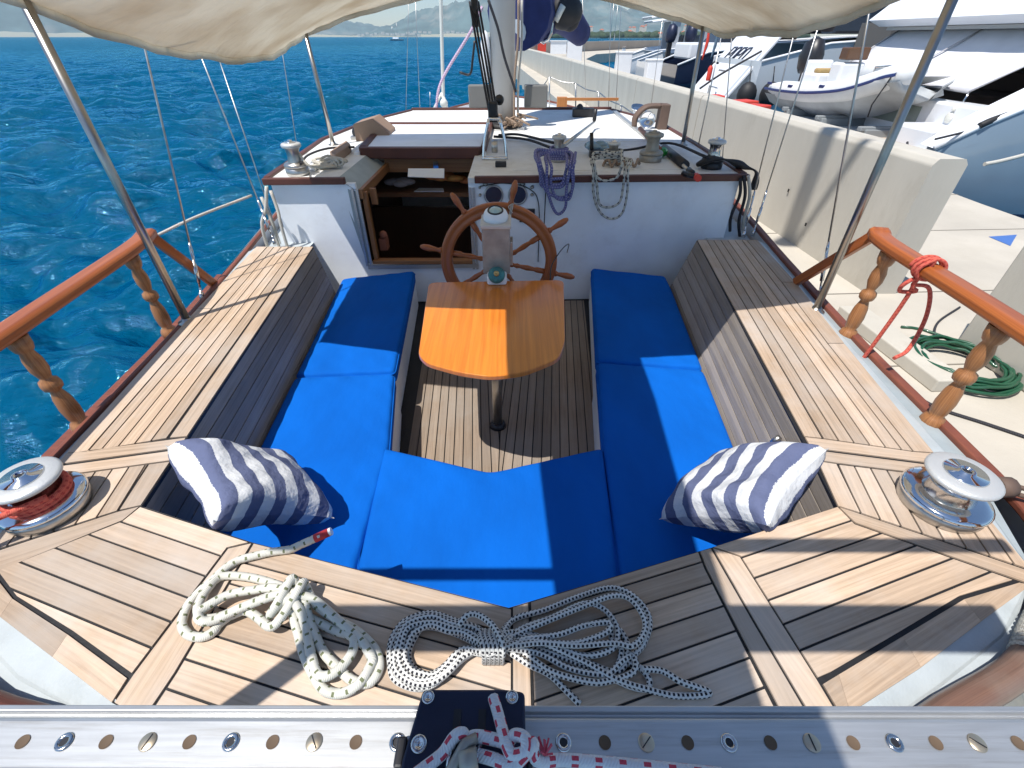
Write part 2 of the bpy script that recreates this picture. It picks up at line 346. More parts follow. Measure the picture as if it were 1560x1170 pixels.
_b = M_lblue.node_tree.nodes['Principled BSDF']; _b.inputs['Base Color'].default_value = (.45, .66, .8, 1); _b.inputs['Roughness'].default_value = .15; _b.inputs['Transmission Weight'].default_value = .6
def stripes(name, a, c, n, ph=0.0):
    m = bpy.data.materials.new(name); m.use_nodes = True; N, K = nodes(m); b = N['Principled BSDF']; b.inputs['Roughness'].default_value = .9; b.inputs['Specular IOR Level'].default_value = .1
    tc = N.new('ShaderNodeTexCoord'); sx = N.new('ShaderNodeSeparateXYZ'); K.new(tc.outputs['UV'], sx.inputs[0])
    nz = N.new('ShaderNodeTexNoise'); nz.inputs['Scale'].default_value = 90; K.new(tc.outputs['UV'], nz.inputs[0])
    k = N.new('ShaderNodeMath'); k.operation = 'MULTIPLY_ADD'; K.new(sx.outputs[1], k.inputs[0]); k.inputs[1].default_value = n; k.inputs[2].default_value = ph
    j = N.new('ShaderNodeMath'); j.operation = 'MULTIPLY_ADD'; K.new(nz.outputs[0], j.inputs[0]); j.inputs[1].default_value = .06; K.new(k.outputs[0], j.inputs[2])
    fr = N.new('ShaderNodeMath'); fr.operation = 'FRACT'; K.new(j.outputs[0], fr.inputs[0]); lt = N.new('ShaderNodeMath'); lt.operation = 'LESS_THAN'; K.new(fr.outputs[0], lt.inputs[0]); lt.inputs[1].default_value = .5
    mi = N.new('ShaderNodeMix'); mi.data_type = 'RGBA'; K.new(lt.outputs[0], mi.inputs[0]); mi.inputs[6].default_value = (*a, 1); mi.inputs[7].default_value = (*c, 1); K.new(mi.outputs[2], b.inputs['Base Color'])
    n2 = N.new('ShaderNodeTexNoise'); n2.inputs['Scale'].default_value = 9; n2.inputs['Detail'].default_value = 5; K.new(tc.outputs['Object'], n2.inputs[0])
    bp = N.new('ShaderNodeBump'); bp.inputs['Strength'].default_value = .8; bp.inputs['Distance'].default_value = .035; K.new(n2.outputs[0], bp.inputs['Height']); K.new(bp.outputs[0], b.inputs['Normal'])
    return m
M_stripe = stripes('striped_cotton', (.66, .67, .68), (.12, .14, .24), 5.0, .60)
def water():
    m = bpy.data.materials.new('sea_water'); m.use_nodes = True; N, K = nodes(m); N.remove(N['Principled BSDF'])
    b = N.new('ShaderNodeBsdfDiffuse'); gl_ = N.new('ShaderNodeBsdfGlossy'); gl_.inputs['Roughness'].default_value = .05; gl_.inputs['Color'].default_value = (.28, .74, 1, 1)
    fr = N.new('ShaderNodeFresnel'); fr.inputs['IOR'].default_value = 1.34; ms = N.new('ShaderNodeMixShader'); K.new(fr.outputs[0], ms.inputs[0]); K.new(b.outputs[0], ms.inputs[1]); K.new(gl_.outputs[0], ms.inputs[2]); K.new(ms.outputs[0], N['Material Output'].inputs[0])
    g = N.new('ShaderNodeTexCoord'); n0 = N.new('ShaderNodeTexNoise'); n0.inputs['Scale'].default_value = .05; K.new(g.outputs['Object'], n0.inputs[0])
    mi = N.new('ShaderNodeMix'); mi.data_type = 'RGBA'; mi.inputs[6].default_value = (.0, .052, .100, 1); mi.inputs[7].default_value = (.0, .088, .19, 1); K.new(n0.outputs[0], mi.inputs[0]); K.new(mi.outputs[2], b.inputs['Color'])
    mp = N.new('ShaderNodeMapping'); mp.inputs['Scale'].default_value = (.55, 1, 1); mp.inputs['Rotation'].default_value = (0, 0, R(12)); K.new(g.outputs['Object'], mp.inputs[0])
    n1 = N.new('ShaderNodeTexNoise'); n1.inputs['Scale'].default_value = 3.2; n1.inputs['Detail'].default_value = 6; n1.inputs['Roughness'].default_value = .6; K.new(mp.outputs[0], n1.inputs[0])
    b1 = N.new('ShaderNodeBump'); b1.inputs['Strength'].default_value = .6; b1.inputs['Distance'].default_value = .17; K.new(n1.outputs[0], b1.inputs['Height'])
    n2 = N.new('ShaderNodeTexNoise'); n2.inputs['Scale'].default_value = .5; n2.inputs['Detail'].default_value = 5; K.new(mp.outputs[0], n2.inputs[0])
    b2 = N.new('ShaderNodeBump'); b2.inputs['Strength'].default_value = .8; b2.inputs['Distance'].default_value = 1.3; K.new(n2.outputs[0], b2.inputs['Height']); K.new(b1.outputs[0], b2.inputs['Normal'])
    for s_ in (b, gl_, fr): K.new(b2.outputs[0], s_.inputs['Normal'])
    return m
M_water = water()
# ================================================================== THE SETTING
SEA = -2.0; QZ = -.78
def build_water():
    r0, n1 = 1.0, 900; dth = .0062
    rs = [r0 * math.exp(dth * i) for i in range(n1)]
    while rs[-1] < 9500: rs.append(rs[-1] * 1.035)
    rs = np.array([0.01] + rs)
    th = np.concatenate([np.arange(-100, -62, 2.0), np.arange(-62, 62, dth * 57.2958), np.arange(62, 260, 2.0)]) * math.pi / 180
    T, Rr = np.meshgrid(th, rs); X = Rr * np.sin(T); Y = Rr * np.cos(T); Z = np.zeros_like(X)
    rng = np.random.RandomState(3); cell = np.maximum(Rr * dth, .01); cell[:, (T[0] < R(-62)) | (T[0] > R(62))] = 99
    for i in range(70):
        lam = .35 * (14 ** rng.rand()); a = rng.normal(math.pi * .56, .55); k = 2 * math.pi / lam; ph = rng.rand() * 6.28
        amp = .0150 * lam ** .95 * rng.uniform(.4, 1.1)
        fade = np.clip(lam / cell / 6 - .3, 0, 1)
        q = k * (X * math.cos(a) + Y * math.sin(a)) + ph
        Z += amp * fade * (np.sin(q) + .35 * np.sin(2 * q + .6) * (lam > .7))
    Z = Z * np.clip((Rr) / 2, 0, 1) + SEA
    nr, nc = X.shape; me = bpy.data.meshes.new('sea'); me.vertices.add(nr * nc)
    me.vertices.foreach_set('co', np.stack([X, Y, Z], -1).astype(np.float32).ravel())
    i, j = np.meshgrid(np.arange(nr - 1), np.arange(nc), indexing='ij'); j2 = (j + 1) % nc
    q = np.stack([i * nc + j, (i + 1) * nc + j, (i + 1) * nc + j2, i * nc + j2], -1).reshape(-1, 4)[:, ::-1]
    me.loops.add(q.size); me.loops.foreach_set('vertex_index', q.ravel().astype(np.int32)); me.polygons.add(len(q))
    me.polygons.foreach_set('loop_start', np.arange(0, q.size, 4, dtype=np.int32)); me.polygons.foreach_set('use_smooth', np.ones(len(q), bool)); me.update(calc_edges=True); me.validate()
    me.materials.append(M_water); o = bpy.data.objects.new('water', me); C.objects.link(o); o['kind'] = 'structure'
build_water()

def noise1(x, s):
    return sum(math.sin(x * f + s * k + k * k) / (k + 1) for k, f in enumerate((1, 2.3, 4.1, 7.7, 13.1, 23.7)))
M_hill = mk('wooded_hillside', (.10, .15, .15), .95, var=.35, vscale=.004, dark=(.30, .30, .27), dscale=.0022)
def azx(u): return math.atan((u - 780) / F / 1.259)
def hill(name, u0, u1, env, dist, seed, thick=1500, n=110):
    mb = MB(); rows = []
    for k in range(9):
        t = k / 8; row = []
        for i in range(n + 1):
            s = i / n; az = azx(u0 + (u1 - u0) * s); d = dist + thick * t * (1 + .15 * noise1(s * 9, seed + 3))
            e = env(s) * math.sin(math.pi * min(1, t * .62 + .02)) ** .8; e *= 1 + .13 * noise1(s * 16 + t * 5, seed + k * .3)
            row.append((math.sin(az) * d, math.cos(az) * d, SEA - .5 + max(0, e) * dist / 700))
        rows.append(row)
    mb.sheet(rows); o = mb.build(name, M_hill); o['kind'] = 'structure'
def env_pts(pts):
    def f(s):
        for (a, x), (b, y) in zip(pts, pts[1:]):
            if a <= s <= b:
                t = (s - a) / (b - a); t = t * t * (3 - 2 * t); return x + (y - x) * t
        return 0
    return f
hill('hills', -700, 330, env_pts([(0, 0), (.2, 35), (.45, 22), (.7, 40), (.8, 30), (.93, 10), (1, 0)]), 7000, 1.0)
hill('hills', 330, 640, env_pts([(0, 0), (.2, 8), (.55, 18), (.7, 14), (1, 4)]), 7400, 7.0)
hill('hills', 545, 1010, env_pts([(0, 0), (.1, 14), (.22, 28), (.4, 42), (.6, 50), (.8, 40), (1, 20)]), 5200, 2.0)
hill('hills', 820, 1900, env_pts([(0, 6), (.1, 30), (.3, 48), (.6, 60), (.85, 40), (1, 10)]), 6200, 4.0, 2200)

# quay with its boundary wall
mb = MB()
ql = [(2.32, -6), (2.32, 10), (1.4, 30), (-.2, 60), (6, 84), (30, 125), (60, 165), (64, 162), (34, 118), (12, 80), (8.2, 62), (7.9, 40), (7.4, 18), (7.0, 7), (7.1, -6)]
mb.prism(ql, -2.6, QZ, .5)
o = mb.build('quay', M_quay, kind='structure')
mb = MB()                                                     # expansion joints: shallow dark strips
for y0 in (1.1, 2.9, 4.1, 5.8, 7.4, 10.8, 14.4, 18.2, 22): mb.box((4.7, y0, QZ + .003), (4.7, .012, .004), rz=.05)
mb.box((2.42, 4, QZ + .004), (.012, 16, .006), rz=.01)
mb.build('quay_joint', mk('quay_joint', (.22, .2, .17), .9), kind='structure')
# low step ledge in front of the wall gap
mb = MB(); mb.box((3.02, 3.05, QZ + .05), (.22, 1.1, .1), rz=.05)
whole(mb, 'concrete_step', M_conc, 'low concrete step at the foot of the quay wall where the wall has a gap', 'step', bevel=.01)
def wall_piece(y0, y1, label, x0=None):
    xw = lambda y: (3.434 - .045 * (y - 4.03)) if y < 30 else 3.434 - .045 * 26 - .062 * (y - 30)
    mb = MB(); rows = []
    n = max(2, int((y1 - y0) / 4)); pr = [(0, QZ - .02), (0.0, .365), (.035, .413), (.25, .413), (.285, .37), (.285, QZ - .02)]
    for i in range(n + 1):
        y = y0 + (y1 - y0) * i / n; rows.append([(xw(y) + a, y, z) for a, z in pr])
    mb.sheet(rows, smooth=False, close=False)
    for r_, rev in ((rows[0], False), (rows[-1], True)):
        b = mb.add(r_); k = [b + i for i in range(len(r_))]; mb.face(k[::-1] if rev else k)
    w_ = whole(mb, 'quay_wall', M_conc, label, 'wall', 'concrete quay wall segments', bevel=.012)
    return w_
ys = [(4.03, 9.05), (9.08, 13.2), (13.23, 24.0), (24.06, 38), (38.06, 50), (50.06, 61)]
lb = ['nearest long segment of the pale concrete quay wall, with its squared end at the gap and shroud shadows across it',
      'second segment of the concrete quay wall, seen just behind the starboard front awning pole', 'third segment of the concrete quay wall, beyond the starboard corner of the cabin roof',
      'fourth segment of the concrete quay wall, seen above the lifelines', 'fifth segment of the concrete quay wall far along the quay', 'last and farthest segment of the concrete quay wall beside the mast']
for (a, b), l in zip(ys, lb): wall_piece(a, b, l)
mb = MB(); mb.prism([(3.62, 1.4), (4.05, 1.4), (3.95, 3.1), (3.56, 3.1)], QZ, .42)
whole(mb, 'quay_wall', M_conc, 'concrete wall block on the near side of the wall gap at the right edge', 'wall', 'concrete quay wall segments', bevel=.015)
mb = MB()
for a in range(9): mb.box((3.434 - .045 * (6.1 - 4.03) - .001, 4.4 + a * .61 + random.random() * .3, random.uniform(-.55, .2)), (.006, .026, .034))
whole(mb, 'anchor_hole', M_dark, 'small dark anchor holes scattered over the face of the nearest concrete wall segment', 'hole')
mb = MB(); mb.prism([(P(u_, v_, QZ).x, P(u_, v_, QZ).y) for u_, v_ in ((1506, 361), (1549, 358), (1539, 375))], QZ + .002, QZ + .005)
mb.build('quay_marking', mk('blue_paint', (.06, .15, .42), .8), kind='structure')
# far arm of the breakwater
mb = MB()
bw = [(-.2, 61.5), (6, 85), (30, 126), (60, 166)]
for (a, b), (c, d) in zip(bw, bw[1:]): mb.quad((a, b, -2.2), (c, d, -2.2), (c, d, .55), (a, b, .55)); mb.quad((a, b, .55), (c, d, .55), (c - .5, d + .6, .55), (a - .5, b + .6, .55)); mb.quad((a - .5, b + .6, .55), (c - .5, d + .6, .55), (c - .5, d + .6, -2.2), (a - .5, b + .6, -2.2))
whole(mb, 'breakwater_wall', mk('warm_concrete', (.46, .38, .31), .9, var=.1, vscale=.3), 'far beige wall of the breakwater arm bending right beyond the quay', 'wall')
def small(name, mbf, mats, label, cat, group=None): 
    mb = MB(); mbf(mb); return whole(mb, name, mats, label, cat, group)
small('lifebuoy_box', lambda m: (m.box((3.9, 74, 0.15), (1.1, .4, 1.0)), m.box((3.9, 74, .72), (1.3, .5, .12))), M_redp, 'small red box by the far breakwater wall, just right of the mast', 'box')
small('utility_cabinet', lambda m: (m.box((5.9, 72, .1), (2.0, .6, 1.3)), m.box((5.9, 72, .8), (2.2, .8, .1))), M_white, 'white utility cabinet standing right of the red box by the breakwater wall', 'cabinet')
def pers(mb, x, y, z):
    mb.tube([(x, y, z), (x, y, z + .8)], [.1, .16], 8); mb.tube([(x, y, z + .8), (x, y, z + 1.4)], [.17, .2], 8); mb.ball((x, y, z + 1.62), .12, 8)
# far town on the right shore
mt = [mk('town_wall', (.62, .57, .5), .9), mk('town_roof', (.42, .15, .09), .9)]
rt = random.Random(5)
M_tree = mk('far_tree_leaves', (.045, .07, .035), .95, var=.4, vscale=.1)
mb = MB()
for i in range(420):
    u = rt.uniform(835, 1230); az = azx(u); d = rt.uniform(1450, 1750); r_ = rt.uniform(5, 11)
    mb.ball((math.sin(az) * d, math.cos(az) * d, SEA + r_ * .5), r_, 6, (1.5, 1, 1))
o = mb.build('shore_trees', M_tree, kind='stuff', label='dark band of trees along the far right shore', category='trees')
land = MB(); land.prism([(math.sin(azx(u)) * d, math.cos(azx(u)) * d) for u, d in [(830, 1500), (1000, 1420), (1300, 1380), (1800, 1300), (1800, 2600), (1200, 2700), (850, 2500)]], SEA - 1, SEA + 1.2)
land.build('shore', M_hill, kind='structure')
for i in range(46):
    mb = MB(); u = rt.uniform(850, 1230); az = azx(u); k = rt.random(); d = 1480 + k * 700; s_ = rt.uniform(7, 13); h_ = rt.uniform(5, 10) + k * 26
    x, y = math.sin(az) * d, math.cos(az) * d; z = SEA + k * 4; wv = s_ * rt.uniform(.8, 1.5)
    mb.box((x, y, z + h_ / 2), (wv, s_, h_)); b = mb.add([(x - wv / 2 - .5, y - s_ / 2 - .5, z + h_), (x + wv / 2 + .5, y - s_ / 2 - .5, z + h_), (x + wv / 2 + .5, y + s_ / 2 + .5, z + h_), (x - wv / 2 - .5, y + s_ / 2 + .5, z + h_), (x - wv / 4, y, z + h_ + 3), (x + wv / 4, y, z + h_ + 3)])
    for f_ in ((0, 1, 5, 4), (1, 2, 5), (2, 3, 4, 5), (3, 0, 4)): mb.face([b + q for q in f_], mi=1)
    whole(mb, 'house', mt, 'pale house with a red tiled roof in the far shore town', 'house', 'houses on the far shore')
M_far = [mk('far_white', (.7, .7, .68), .8)]
for i, (u, d, e) in enumerate([(622, 3000, 6), (640, 3050, 7), (598, 3200, 5), (690, 3100, 12), (560, 3600, 4)]):
    mb = MB(); az = azx(u); 
    for k in range(5): mb.box((math.sin(az) * d + k * 26 - 50, math.cos(az) * d, SEA + e * 1.5 + rt.random() * 14), (18, 15, 9))
    o = mb.build('shore_buildings', mt[0], kind='stuff', label='pale specks of buildings on the shore below the far hills', category='buildings')

# ================================================================== THE SAILING YACHT
GI = [(0, .02), (.45, .10), (.9, .33), (1.25, .47), (1.50, .68), (1.65, .93), (1.728, 1.92), (1.86, 3.0), (2.02, 4.2), (2.10, 5.6), (1.98, 7.2), (1.5, 9.0), (.75, 10.6), (0, 11.4)]   # starboard gunwale
GL = [(-.0, -.03), (-.45, .05), (-.9, .30), (-1.27, .405), (-1.575, .68), (-1.665, 1.1), (-1.745, 2.03), (-1.88, 3.0), (-2.05, 4.2), (-2.10, 5.6), (-1.98, 7.2), (-1.5, 9.0), (-.75, 10.6), (0, 11.4)]
Y_ = thing('sailing_yacht', (0, 2.0, -.7), 'white wooden sailing yacht seen from its stern, with teak cockpit deck, cabin and brown caprail', 'yacht')
GZ = lambda y: -.02 if y < 4 else -.02 + (y - 4) * .03
def smooth_chain(ch, k=5): return [(p.x, p.y) for p in cr([(x, y, 0) for x, y in ch], k)]
gi, gl = smooth_chain(GI), smooth_chain(GL)
mb = MB()
for ch, sg in ((gi, 1), (gl, -1)):
    rows = []
    for f_, z in ((1.03, None), (1.0, -.55), (.93, -1.2), (.72, -2.1), (.05, -2.7)):
        rows.append([(x * f_ + .0, (y - 5) * (1 if f_ > .9 else .97) + 5 - (.0), GZ(y) - .02 if z is None else z) for x, y in ch])
    mb.sheet(rows)
part(mb, 'hull', M_white, Y_)
def caprail(ch, wd, z0=-.02, h=.045):
    mb = MB(); n = len(ch); prof = [(-.0, 0), (0, h), (wd, h), (wd, 0)]; rows = []
    for i, (x, y) in enumerate(ch):
        a = ch[max(0, i - 1)]; b = ch[min(n - 1, i + 1)]; t = Vector((b[0] - a[0], b[1] - a[1])).normalized(); nx, ny = t.y, -t.x
        if nx * x + ny * (y - 4) < 0: nx, ny = -nx, -ny
        rows.append([(x + nx * p, y + ny * p, GZ(y) + q + z0) for p, q in prof])
    mb.sheet(rows, smooth=False, close=True); return mb
part(caprail([p for p in gi if p[1] > .62], .045, -.02, .03), 'caprail', M_red, Y_, bevel=.008)
part(caprail([p for p in gl if p[1] > .62], .03, -.03, .03), 'caprail', M_red, Y_, bevel=.008)
# round stern rail of worn brown wood
def stern_rail(ch): mb = MB(); mb.tube(cr([(x, y, .0) for x, y in ch], 5), .034, 12); return mb
part(stern_rail([p for p in GI if p[1] < .8]), 'stern_rail', wood('worn_brown_rail', (.22, .12, .08), (.10, .05, .035), (.25, .21, .17), rough=.45, gscale=.5, coat=.3), Y_)
part(stern_rail([p for p in GL if p[1] < .8]), 'stern_rail', M_mahog, Y_)
# teak outline chains
TO = [(1.828, 3.34), (1.748, 2.6), (1.64, 1.9), (1.535, 1.158), (1.474, .70), (1.428, .66), (1.213, .56), (.98, .452), (.756, .36), (.45, .235), (0, .16)]
TL = [(-1.841, 3.20), (-1.751, 2.26), (-1.69, 1.75), (-1.62, 1.158), (-1.55, .75), (-1.49, .67), (-1.333, .571), (-1.12, .475), (-.909, .38), (-.45, .235), (0, .16)]
def near_g(ch, p):                                            # matching gunwale point for a deck-edge point
    if p[1] > .75:
        for (a, b), (c, d) in zip(ch, ch[1:]):
            if b <= p[1] <= d and p[1] >= .7: t = (p[1] - b) / (d - b); return (a + (c - a) * t, p[1])
    q = min(ch, key=lambda c: abs(math.atan2(c[0], c[1] - 1.2) - math.atan2(p[0], p[1] - 1.2))); return q
for ch, g in ((TO, gi), (TL, gl)):
    mb = MB(); a, b, c, d = [], [], [], []
    g_ = [near_g(g, p) for p in ch]
    for p, q in zip(ch, g_):
        v = Vector((q[0] - p[0], q[1] - p[1])); t = .5
        a.append((p[0] - v.x * .1, p[1] - v.y * .1, -.004)); b.append((p[0] + v.x * .45, p[1] + v.y * .45, -.02)); c.append((p[0] + v.x * .47, p[1] + v.y * .55, -.026)); d.append((q[0] + v.x * .02, q[1] + v.y * .02, -.036))
    if ch is TL: a, b, c, d = a[::-1], b[::-1], c[::-1], d[::-1]
    mb.sheet([a, b], smooth=False); part(mb, 'deck_edge', M_grey, Y_)
    if ch is TO: m3 = MB(); m3.sheet([[(x, y, z + .004) for (x, y, z) in c[:5]], [(x, y, z + .004) for (x, y, z) in d[:5]]], smooth=False); part(m3, 'waterway', M_greyd, Y_)
    m2 = MB(); m2.sheet([b, c, d], smooth=False); part(m2, 'side_deck', M_grey, Y_)
# side decks beside the cabin and the foredeck
for sg in (1, -1):
    mb = MB(); ys_ = [3.18, 4.2, 5.6, 7.2]; gch = gi if sg > 0 else gl
    rows = [[(sg * (1.6 if y < 5.5 else 1.4), y, -.12) for y in ys_], [(near_g(gch, (0, y))[0], y, -.12) for y in ys_]]
    mb.sheet(rows if sg > 0 else rows[::-1], smooth=False); part(mb, 'side_deck', M_grey, Y_)
mb = MB(); fd = [p for p in gi if p[1] >= 6.9] + [p for p in gl if p[1] >= 6.9][::-1][1:]
mb.prism([(x * .985, y) for x, y in fd], -.34, -.30); part(mb, 'foredeck', M_roof, Y_)

# ---- teak deck
deck = MB(); base = MB()
def line_off(a, b, d):
    v = Vector((b[0] - a[0], b[1] - a[1])).normalized(); n = Vector((-v.y, v.x)) * d; return (a[0] + n.x, a[1] + n.y), (b[0] + n.x, b[1] + n.y)
I0, I1, I2, S3 = (1.378, 3.34), (1.104, 1.243), (1.048, .923), (.591, .776); Cn = (-.009, .597)
dI = (I1[0] - I0[0], I1[1] - I0[1])
base.prism([I0, (1.828, 3.34), (1.748, 2.6), (1.64, 1.9), (1.535, 1.158), (1.474, .70), (1.428, .66), I2], -.03, -.0055)
base.prism([I2, (1.428, .66), (1.213, .56), (.98, .452), (.756, .36), (.45, .235), (0, .16), Cn, S3], -.03, -.0055)
m0, m1 = (1.448, 3.34), (1.168, 1.232)
board(deck, [I0, m0, m1, I1], dI)
planks(deck, [m0, (1.745, 3.34), (1.66, 2.6), (1.555, 1.9), (1.462, 1.165), m1], dI, .052)
board(deck, [(1.745, 3.34), (1.828, 3.34), (1.748, 2.6), (1.66, 2.6)], (-.08, -.74)); board(deck, [(1.66, 2.6), (1.748, 2.6), (1.64, 1.9), (1.555, 1.9)], (-.1, -.7)); board(deck, [(1.555, 1.9), (1.64, 1.9), (1.535, 1.158), (1.462, 1.165)], (-.1, -.74))
board(deck, [I1, m1, (1.462, 1.165), (1.535, 1.158), (1.526, 1.10), (1.098, 1.184)], (1, -.19), .006)
board(deck, [(1.098, 1.176), (1.526, 1.092), (1.52, 1.04), (1.150, 1.108), (1.088, 1.122)], (1, -.19), .006)
board(deck, [(1.088, 1.12), (1.150, 1.106), (1.107, .895), I2], (-.04, -.2))
planks(deck, [(1.150, 1.104), (1.52, 1.038), (1.474, .70), (1.107, .895)], (-.055, -.24), .052)
board(deck, [I2, (1.107, .893), (1.47, .698), (1.43, .66), (1.066, .858)], (1, -.5))
planks(deck, [I2, (1.064, .856), (1.40, .672), (1.21, .625), (.98, .53), (.72, .424), (.664, .745), S3], (I2[0] - S3[0], I2[1] - S3[1]), .063)
oc = [(1.43, .658), (1.213, .56), (.98, .452), (.756, .36), (.735, .345)]; ic = [(1.40, .672), (1.21, .625), (.98, .53), (.77, .444), (.722, .424)]; ic = [(x + .004, y - .007) for x, y in ic]
for i in range(4): board(deck, [ic[i], oc[i], oc[i + 1], ic[i + 1]], (-1, -.45), .0005)
board(deck, [S3, (.664, .745), (.719, .424), (.73, .345), (.67, .32), (.628, .55), (.594, .76)], (.1, -.35)); board(deck, [(.589, .774), (.626, .55), (.668, .318), (.61, .295), (.551, .709), (.55, .763)], (.05, -.4))
planks(deck, [(.548, .762), (.549, .709), (.603, .292), (.45, .235), (.048, .168), (.048, .612)], (S3[0] - Cn[0], S3[1] - Cn[1]), .063)
board(deck, [(.0, .598), (.046, .611), (.046, .168), (0, .16)], (0, 1), .006)
# port side
J0, J2, T3 = (-1.43, 3.20), (-1.195, .925), (-.776, .793)
jx = lambda y: -1.43 + (3.2 - y) * .1033
base.prism([J0, (-1.841, 3.20), (-1.751, 2.26), (-1.62, 1.158), (-1.55, .75), (-1.49, .67), J2], -.03, -.0055)
base.prism([J2, (-1.49, .67), (-1.333, .571), (-1.12, .475), (-.909, .38), (-.45, .235), (0, .16), Cn, T3], -.03, -.0055)
dJ = (J2[0] - J0[0], J2[1] - J0[1])
board(deck, [J0, (J0[0] - .07, 3.2), (jx(1.235) - .065, 1.235), (jx(1.243), 1.243)], dJ)
planks(deck, [(J0[0] - .072, 3.2), (-1.76, 3.2), (-1.67, 2.26), (-1.545, 1.163), (jx(1.235) - .067, 1.235)], dJ, .052)
board(deck, [(-1.762, 3.2), (-1.841, 3.2), (-1.751, 2.26), (-1.672, 2.26)], (.09, -.94)); board(deck, [(-1.672, 2.26), (-1.751, 2.26), (-1.62, 1.158), (-1.547, 1.163)], (.13, -1.1))
board(deck, [(jx(1.24), 1.24), (-1.62, 1.158), (-1.612, 1.10), (jx(1.18), 1.184)], (1, .17), .006)
board(deck, [(jx(1.18), 1.176), (-1.61, 1.092), (-1.60, 1.04), (-1.285, 1.106), (jx(1.12), 1.12)], (1, .17), .006)
board(deck, [(jx(1.12), 1.118), (-1.285, 1.104), (-1.255, .905), J2], (.04, -.2))
planks(deck, [(-1.287, 1.104), (-1.60, 1.038), (-1.55, .75), (-1.255, .905)], (.055, -.3), .052)
board(deck, [J2, (-1.255, .903), (-1.548, .745), (-1.49, .67), (-1.215, .868)], (1, .5))
planks(deck, [J2, (-1.217, .866), (-1.46, .70), (-1.34, .625), (-1.12, .535), (-.901, .436), (-.842, .772), T3], (J2[0] - T3[0], J2[1] - T3[1]), .063)
oc = [(-1.49, .668), (-1.333, .571), (-1.12, .475), (-.909, .38)]; ic = [(-1.46, .70), (-1.34, .627), (-1.12, .535), (-.903, .436)]; ic = [(x - .004, y - .007) for x, y in ic]
for i in range(3): board(deck, [ic[i], oc[i], oc[i + 1], ic[i + 1]], (1, -.45), .0005)
board(deck, [(-.84, .772), (-.775, .791), (-.80, .44), (-.815, .345), (-.905, .378), (-.899, .436)], (-.03, -.35))
planks(deck, [(-.772, .79), (-.798, .44), (-.812, .342), (-.45, .235), (-.0, .163), (-.0, .596)], (T3[0] - Cn[0], T3[1] - Cn[1]), .063)
part(base, 'deck_caulking', M_caulk, Y_); part(deck, 'teak_deck', M_teak, Y_)

# ---- cockpit: slatted coaming faces, seat bases, sole
SZ = -.34; FZ = -.66
face = MB(); fb = MB()
def slats(a, b, a2, b2, n=6, zt=-.008, zb=-.42):              # horizontal boards between top edge a-b and foot a2-b2
    a, b, a2, b2 = [Vector((p[0], p[1], z)) for p, z in ((a, zt), (b, zt), (a2, zb), (b2, zb))]
    nr = (b - a).cross(a2 - a).normalized(); g = .005 / (zt - zb)
    for i in range(n): fb.quad(*[p + nr * -.015 for p in (lerp(a, a2, i / n), lerp(b, b2, i / n), lerp(b, b2, (i + 1) / n), lerp(a, a2, (i + 1) / n))])
    fb.quad(*[p + nr * -.03 for p in (a2, b2, b, a)])
    for i in range(n):
        t0, t1 = i / n + g / 2, (i + 1) / n - g / 2; q = [lerp(a, a2, t0), lerp(b, b2, t0), lerp(b, b2, t1), lerp(a, a2, t1)]
        k = face.add(q + [p + nr * -.013 for p in q]); L = (b - a).length; r_ = random.random() * 9; c_ = random.random()
        uv = [(r_, t0 * .4 + r_), (r_ + L, t0 * .4 + r_), (r_ + L, t1 * .4 + r_), (r_, t1 * .4 + r_)]
        face.face([k, k + 1, k + 2, k + 3], uv, c_)
        for s_ in range(4): e = (s_ + 1) % 4; face.face([k + s_, k + 4 + s_, k + 4 + e, k + e], [uv[s_], uv[s_], uv[e], uv[e]], c_)
slats((1.05, .925), (1.378, 3.34), (.998, .925), (1.245, 3.34)); slats((1.378, 3.338), (1.828, 3.338), (1.245, 3.338), (1.80, 3.338))
slats((.591, .778), (1.046, .925), (.591, .778), (1.046, .925)); slats((-.009, .6), (.591, .778), (-.009, .6), (.591, .778))
slats((-.776, .795), (-.009, .6), (-.776, .795), (-.009, .6)); slats((-1.193, .927), (-.776, .795), (-1.193, .927), (-.776, .795))
slats((-1.43, 3.198), (-1.197, .93), (-1.345, 3.198), (-1.150, .93)); slats((-1.841, 3.198), (-1.43, 3.198), (-1.81, 3.198), (-1.345, 3.198))
part(fb, 'coaming_caulking', M_caulk, Y_); part(face, 'coaming_face', M_teakd, Y_)
mb = MB(); mb.tube([PX(1195, 660, 1.085) + Vector((-.012, 0, -.02)), PX(1195, 660, 1.085) + Vector((-.03, 0, -.055))], .012, 8); part(mb, 'latch', M_steeld, Y_)
q = lambda u, v, z=SZ: (P(u, v, z).x, P(u, v, z).y)
cush = [
 ('port front seat cushion of royal blue canvas, half shaded near the cabin bulkhead', [q(632, 412), q(521, 424), (-1.325, 3.0), (-1.28, 2.52), q(449, 572), q(601, 566)]),
 ('long port side seat cushion of royal blue canvas lying beside the slatted coaming', [q(601, 568), q(448, 574), (-1.15, 1.0), (-1.14, .945), (-.776, .81), (-.46, .728), q(541, 865), q(592, 684)]),
 ('royal blue stern seat cushion with a notched front edge, nearest the coiled ropes', [q(583, 680), q(747, 718), q(919, 680), q(942, 865), (.36, .722), (-.009, .615), (-.45, .728), q(543, 865)]),
 ('long starboard side seat cushion of royal blue canvas, mostly shaded, beside the striped pillow', [q(909, 551), q(1072, 563), (.998, 1.0), (.99, .935), (.585, .79), (.37, .725), q(944, 865), q(919, 684)]),
 ('starboard front seat cushion of dark shaded blue canvas against the white bulkhead', [q(901, 408), q(1014, 420), (1.228, 3.2), (1.195, 2.9), q(1071, 561), q(909, 549)]),
]
seat = MB()
